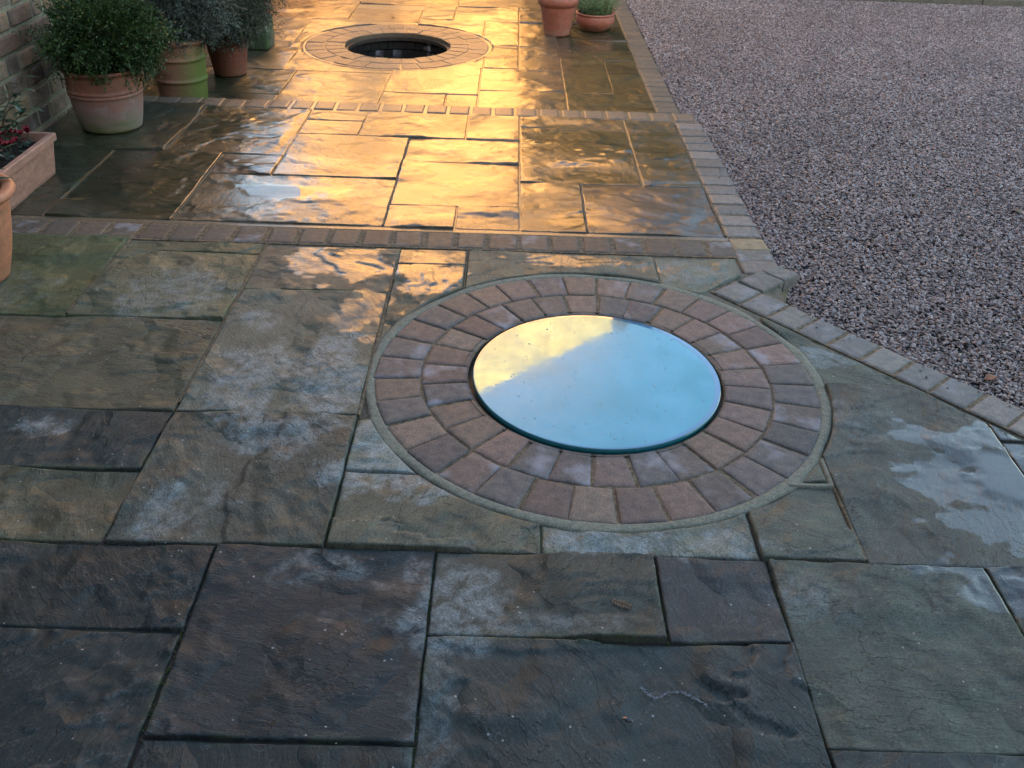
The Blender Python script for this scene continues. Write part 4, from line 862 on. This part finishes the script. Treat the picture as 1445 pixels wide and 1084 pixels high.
# stone flake on the big front flag
bm = bmesh.new(); bmesh.ops.create_icosphere(bm, subdivisions=2, radius=1)
for v in bm.verts:
    n = fbm(np.array([v.co.x*2+5]), np.array([v.co.y*2+v.co.z]), 5)[0]; v.co = Vector((v.co.x*.010*(.3+1.4*n), v.co.y*.006*(.3+1.4*n), v.co.z*.004+.002))
me = bpy.data.meshes.new('stone_chip'); bm.to_mesh(me); bm.free(); me.materials.append(plain('wet_chip', (.05, .05, .055), .25, 60)); o = link('stone_chip', me, None, (.278, 1.206, .004), (0, 0, -.5)); tag(o, 'small wet stone flake on the big front flag', 'stone chip')

# pale quartz ridge along the hollow, loose stones kicked onto the edging, a few dead leaves
qp = [(.316, 1.292), (.330, 1.275), (.343, 1.265), (.37, 1.279), (.398, 1.285), (.42, 1.272), (.439, 1.259), (.460, 1.244), (.479, 1.238), (.505, 1.240), (.534, 1.253)]
m = MB(); r = random.Random(5)
for (xa, ya), (xb, yb) in zip(qp[:-1], qp[1:]):
    for k in range(26):
        t = r.random(); w_ = .0016+.0016*math.sin(xa*90+k); x, y = xa+(xb-xa)*t+r.gauss(0, .0008), ya+(yb-ya)*t+r.gauss(0, abs(w_)*.9); q = r.uniform(.0008, .0028); a = r.uniform(-.6, .6)
        c, s_ = math.cos(a)*q*1.6, math.sin(a)*q; z = r.uniform(-.0022, -.0004)
        m.add([(x-c, y-s_, z-.0008), (x+s_, y-q*.4, z), (x+c, y+s_, z-.0006), (x-s_, y+q*.5, z+.0004)], [(0, 1, 2, 3)])
o = link('quartz_vein', m.mesh('quartz_vein', plain('pale_quartz', (.24, .27, .30), .5, 90, .6)), PATIO); o['kind'] = 'stuff'
for (x, y, z, rz, c1, c2, lb) in ((1.74, 2.80, GZ+.012, .5, (.16, .05, .02), (.30, .11, .04), 'rust red dead leaf lying on the gravel by the diagonal edging'), (-1.05, 8.45, LOW+.006, 1.2, (.10, .03, .015), (.22, .08, .03), 'brown dead leaf on the far golden flags'), (2.6, 4.4, GZ+.012, 2.2, (.12, .07, .03), (.24, .15, .07), 'tan dead leaf out on the gravel')):
    m = MB(); leaf_geo(m, (0, 0, 0), (1, 0, .25), (0, 0, 1), .05, .034, .3, 5); o = link('dead_leaf', m.mesh('dead_leaf', leaf_material('dead_leaf_%d' % int(x*10+50), c1, c2, .6), True), None, (x, y, z), (0, 0, rz)); tag(o, lb, 'leaf', 'dead leaves')

# scattered grit and moss in the joints
def rnd_chips(n, fn, s0, s1, mat, name, label, flat=.6, seed=1):
    r = np.random.default_rng(seed); m = MB(); bm = bmesh.new(); bmesh.ops.create_icosphere(bm, subdivisions=1, radius=1); sv = [v.co.copy() for v in bm.verts]; sf = [[v.index for v in f.verts] for f in bm.faces]; bm.free()
    for i in range(n):
        x, y, z = fn(r); s = r.uniform(s0, s1); k = r.uniform(.6, 1.4, (len(sv),)); m.add([(x+v.x*s*q, y+v.y*s*q*.8, z+v.z*s*flat*q) for v, q in zip(sv, k)], sf)
    o = link(name, m.mesh(name, mat), None); tag(o, label, name.replace('_', ' '), kind='stuff'); return o
rnd_chips(260, lambda r: (r.uniform(-1.6, 1.4), r.uniform(1.0, 3.3)**1.0, .0035), .0009, .0024, plain('pale_grit', (.42, .42, .40), .7, 80, .4), 'grit', 'pale crumbs of grit scattered over the front flags', seed=2)
JL = [(-.69, 1.14, 1.68), (-.15, .9, 1.68), (.39, 1.42, 1.68), (.67, .8, 1.68), (1.215, 1.4, 1.68), (-.425, 1.7, 2.24), (-.97, 1.7, 2.6), (.94, 5.45, 9)]
def mossp(r):
    x, a, b = JL[r.integers(0, len(JL)-1)]; y = a+(b-a)*(r.uniform(0, 1)); y += .02*math.sin(y*60); return x+r.normal(0, .0028), y, -.007
rnd_chips(1500, mossp, .0012, .0032, plain('joint_moss', (.05, .065, .02), .95, 90, .7), 'moss', 'dark moss and crumbs packed in the near joints', seed=3, flat=.9)
rnd_chips(500, lambda r: ((lambda q: (q[0], 1.687+r.normal(0, .003), -.007))((r.uniform(-1.3, 1.9),))), .0012, .003, plain('joint_soil', (.035, .03, .022), .95, 90, .6), 'soil_crumbs', 'dark soil crumbs in the long joint below the well', seed=5, flat=.9)
def spill(r):
    if r.random() < .6: t = r.uniform(0, 2.1); p = dl(t, r.exponential(.03)-.01); return p[0], p[1], .003
    return 1.09-r.exponential(.02), r.uniform(3.65, 5.4), .003
rnd_chips(110, spill, .003, .0065, plain('spilled_stone', (.30, .25, .24), .6, 60, .5), 'spilled_gravel', 'loose gravel stones scattered along the edging setts', seed=8)
def scum(r):
    t = r.uniform(0, 2.2); o_ = -r.exponential(.018)+.012; p = dl(t, o_); return p[0], p[1], GZ+.012

# ------------------------------------------------------------------ the world behind and beside (seen in wet stone and glass; rear house added)
def brick_mat(name, c1, c2, mc, sc=1.0, rot=False):
    k = N(name); g = k.n('NewGeometry').outputs['Position']; xyz = k.n('SeparateXYZ'); k.l(g, xyz.inputs[0]); cb_ = k.n('CombineXYZ')
    k.l(k.math('ADD', xyz.outputs[0], xyz.outputs[1]), cb_.inputs[0]); k.l(xyz.outputs[2], cb_.inputs[1])
    b = k.n('TexBrick'); k.l(cb_.outputs[0], b.inputs['Vector']); b.inputs['Scale'].default_value = 1; b.inputs['Brick Width'].default_value = .225; b.inputs['Row Height'].default_value = .075; b.inputs['Mortar Size'].default_value = .009
    b.inputs['Color1'].default_value = c1+(1,); b.inputs['Color2'].default_value = c2+(1,); b.inputs['Mortar'].default_value = mc+(1,)
    k.set(Base_Color=k.mix(1.0, b.outputs['Color'], k.mix(k.mapr(k.noise(g, 4, 4), .3, .7), (.75, .75, .75), (1.15, 1.15, 1.15)), 'MULTIPLY'), Roughness=.9, Normal=k.bump(b.outputs['Fac'], -.006, 1.0)); return k.m
M_GB = brick_mat('buff_gable_brick', (.80, .60, .38), (.40, .26, .14), (.62, .52, .38))
M_TILE = plain('clay_roof_tile', (.22, .10, .06), .8, 8, .4, .02); M_WIN = plain('dark_pane', (.02, .025, .03), .1, 3, .1, 0); M_WF = plain('white_joinery', (.75, .74, .7), .5, 5, .05)
def house(name, x0, x1, y0, y1, eave, ridge, label, mat, wins, face, gable_x=True):
    t = empty(name, (0, 0, 0)); tag(t, label, 'house'); xm = (x0+x1)/2; V = [(x0, y0, -.3), (x1, y0, -.3), (x1, y1, -.3), (x0, y1, -.3), (x0, y0, eave), (x1, y0, eave), (x1, y1, eave), (x0, y1, eave)]
    F = [(0, 1, 5, 4), (1, 2, 6, 5), (2, 3, 7, 6), (3, 0, 4, 7)]
    if gable_x: V += [(xm, y0, ridge), (xm, y1, ridge)]; F += [(4, 5, 8), (6, 7, 9)]
    else: V += [(x0, (y0+y1)/2, ridge), (x1, (y0+y1)/2, ridge)]; F += [(5, 6, 9), (7, 4, 8)]
    link('wall', new_mesh('wall', V, F, mat), t)
    m = MB(); th = .12; ov = -.25 if gable_x else .08
    if gable_x:
        for sx in (x0, x1):
            s_ = -.3 if sx == x1 else .3; m.add([(xm, y0-ov, ridge+.02), (sx+s_*.2, y0-ov, eave-.05), (sx+s_*.2, y1+ov, eave-.05), (xm, y1+ov, ridge+.02), (xm, y0-ov, ridge+th+.02), (sx+s_*.2, y0-ov, eave+th-.05), (sx+s_*.2, y1+ov, eave+th-.05), (xm, y1+ov, ridge+th+.02)], [(0, 1, 2, 3), (4, 7, 6, 5), (0, 4, 5, 1), (2, 6, 7, 3), (1, 5, 6, 2)])
    else:
        ym = (y0+y1)/2
        for sy in (y0, y1):
            s_ = 1 if sy == y1 else -1; m.add([(x0-ov, ym, ridge+.02), (x0-ov, sy+s_*.2, eave-.05), (x1+ov, sy+s_*.2, eave-.05), (x1+ov, ym, ridge+.02), (x0-ov, ym, ridge+th+.02), (x0-ov, sy+s_*.2, eave+th-.05), (x1+ov, sy+s_*.2, eave+th-.05), (x1+ov, ym, ridge+th+.02)], [(0, 1, 2, 3), (4, 7, 6, 5), (0, 4, 5, 1), (2, 6, 7, 3), (1, 5, 6, 2)])
    link('roof', m.mesh('roof', M_TILE), t)
    for (a, b, c, d2) in wins:
        y = face; s_ = -1 if y == y0 else 1; m = MB(); fw = .06; yy = sorted((y, y+s_*.03))
        for q in (((a, yy[0], b), (a+fw, yy[1], d2)), ((c-fw, yy[0], b), (c, yy[1], d2)), ((a+fw, yy[0], b), (c-fw, yy[1], b+fw)), ((a+fw, yy[0], d2-fw), (c-fw, yy[1], d2)), (((a+c)/2-.02, yy[0], b+fw), ((a+c)/2+.02, yy[1], d2-fw))): m.box(*q)
        wo = link('window', m.mesh('window', M_WF), t); m = MB(); y2 = sorted((y, y+s_*.012)); m.box((a+fw, y2[0], b+fw), (c-fw, y2[1], d2-fw)); link('pane', m.mesh('pane', M_WIN), wo)
    return t
m = MB(); m.box((-3.0, 8.3, -.3), (-2.75, 13.9, 1.15)); o = link('garden_wall', m.mesh('garden_wall', brick_mat('garden_wall_brick', (.20, .085, .05), (.14, .06, .04), (.2, .17, .12))), None); tag(o, 'low red brick garden wall beyond the end of the house wall', 'wall')
house('gable_house', -3.3, 1.9, 14.0, 22.0, 6.35, 7.95, 'sunlit buff brick gable end that glows in the wet flags', M_GB, [], 14.0)
house('added_shade_house', -14, 18, -9.5, -1.9, 4.25, 4.6, 'unseen long low brick house added behind the viewer to shade the terrace', brick_mat('added_house_brick', (.24, .15, .10), (.19, .12, .09), (.30, .27, .22)), [(-1.2, .9, .4, 2.1), (2.5, .9, 4.1, 2.1), (6.5, .9, 8.1, 2.1)], -1.9, False)  # sun blocker added out of view, sized to keep terrace and gravel shaded
hl = leaf_material('yew_hedge_leaf', (.008, .011, .004), (.022, .030, .010), .9, .05)
def hedge(name, loc, L, wd, h, label, n, seed, cat='hedge'):
    t = empty(name, loc); tag(t, label, cat); r = np.random.default_rng(seed)
    m = MB(); m.box((.2, .2, -.2), (L-.2, wd-.2, h-.25)); link('inner_branches', m.mesh('inner_branches', plain('dark_twigs', (.012, .014, .008), .95)), t)
    k = r.integers(0, 3, n); P = r.uniform(0, 1, (n, 3))*np.array([L, wd, h]); P[k == 0, 1] = 0+r.normal(0, .06, (k == 0).sum()); P[k == 1, 2] = h+r.normal(0, .08, (k == 1).sum()); P[(k == 2), 0] = np.where(r.uniform(0, 1, (k == 2).sum()) < .5, 0, L)+r.normal(0, .06, (k == 2).sum())
    A_ = r.normal(size=(n, 3)); A_ /= np.linalg.norm(A_, axis=1)[:, None]; B_ = np.cross(A_, r.normal(size=(n, 3))); B_ /= np.linalg.norm(B_, axis=1)[:, None]; s_ = .06
    V = np.stack([P-A_*s_, P+B_*s_*.6, P+A_*s_, P-B_*s_*.6], 1).reshape(-1, 3); link('foliage', new_mesh('foliage', V, np.arange(len(V)).reshape(-1, 4), hl), t)
hedge('dark_hedge', (.32, 12.2, -.2), 9.5, 1.3, 3.75, 'tall dark hedge standing before the gable beyond the gravel', 26000, 2)
# tree beside the gable
tt = empty('garden_tree', (2.45, 14.9, -.2)); tag(tt, 'dark round tree beside the sunlit gable', 'tree'); m = MB(); m.tube([(0, 0, 0), (.05, 0, 2.5), (0, 0, 5.2)], [.2, .15, .05], 8)
for i in range(8): a = i*.8; m.tube([(0, 0, 2.5+i*.25), (math.cos(a)*.9, math.sin(a)*.9, 4.0+i*.25)], [.06, .02], 5)
link('trunk', m.mesh('trunk', M_BARK), tt)
V, F = sprays(n=3500, shape=dict(r=(.75, .8, 1.6), c=(0, 0, 5.2)), leaf_n=5, leaf_l=.11, leaf_w=.06, spray_l=.2, seed=40, inner=.1); link('crown', new_mesh('crown', V, F, hl), tt)
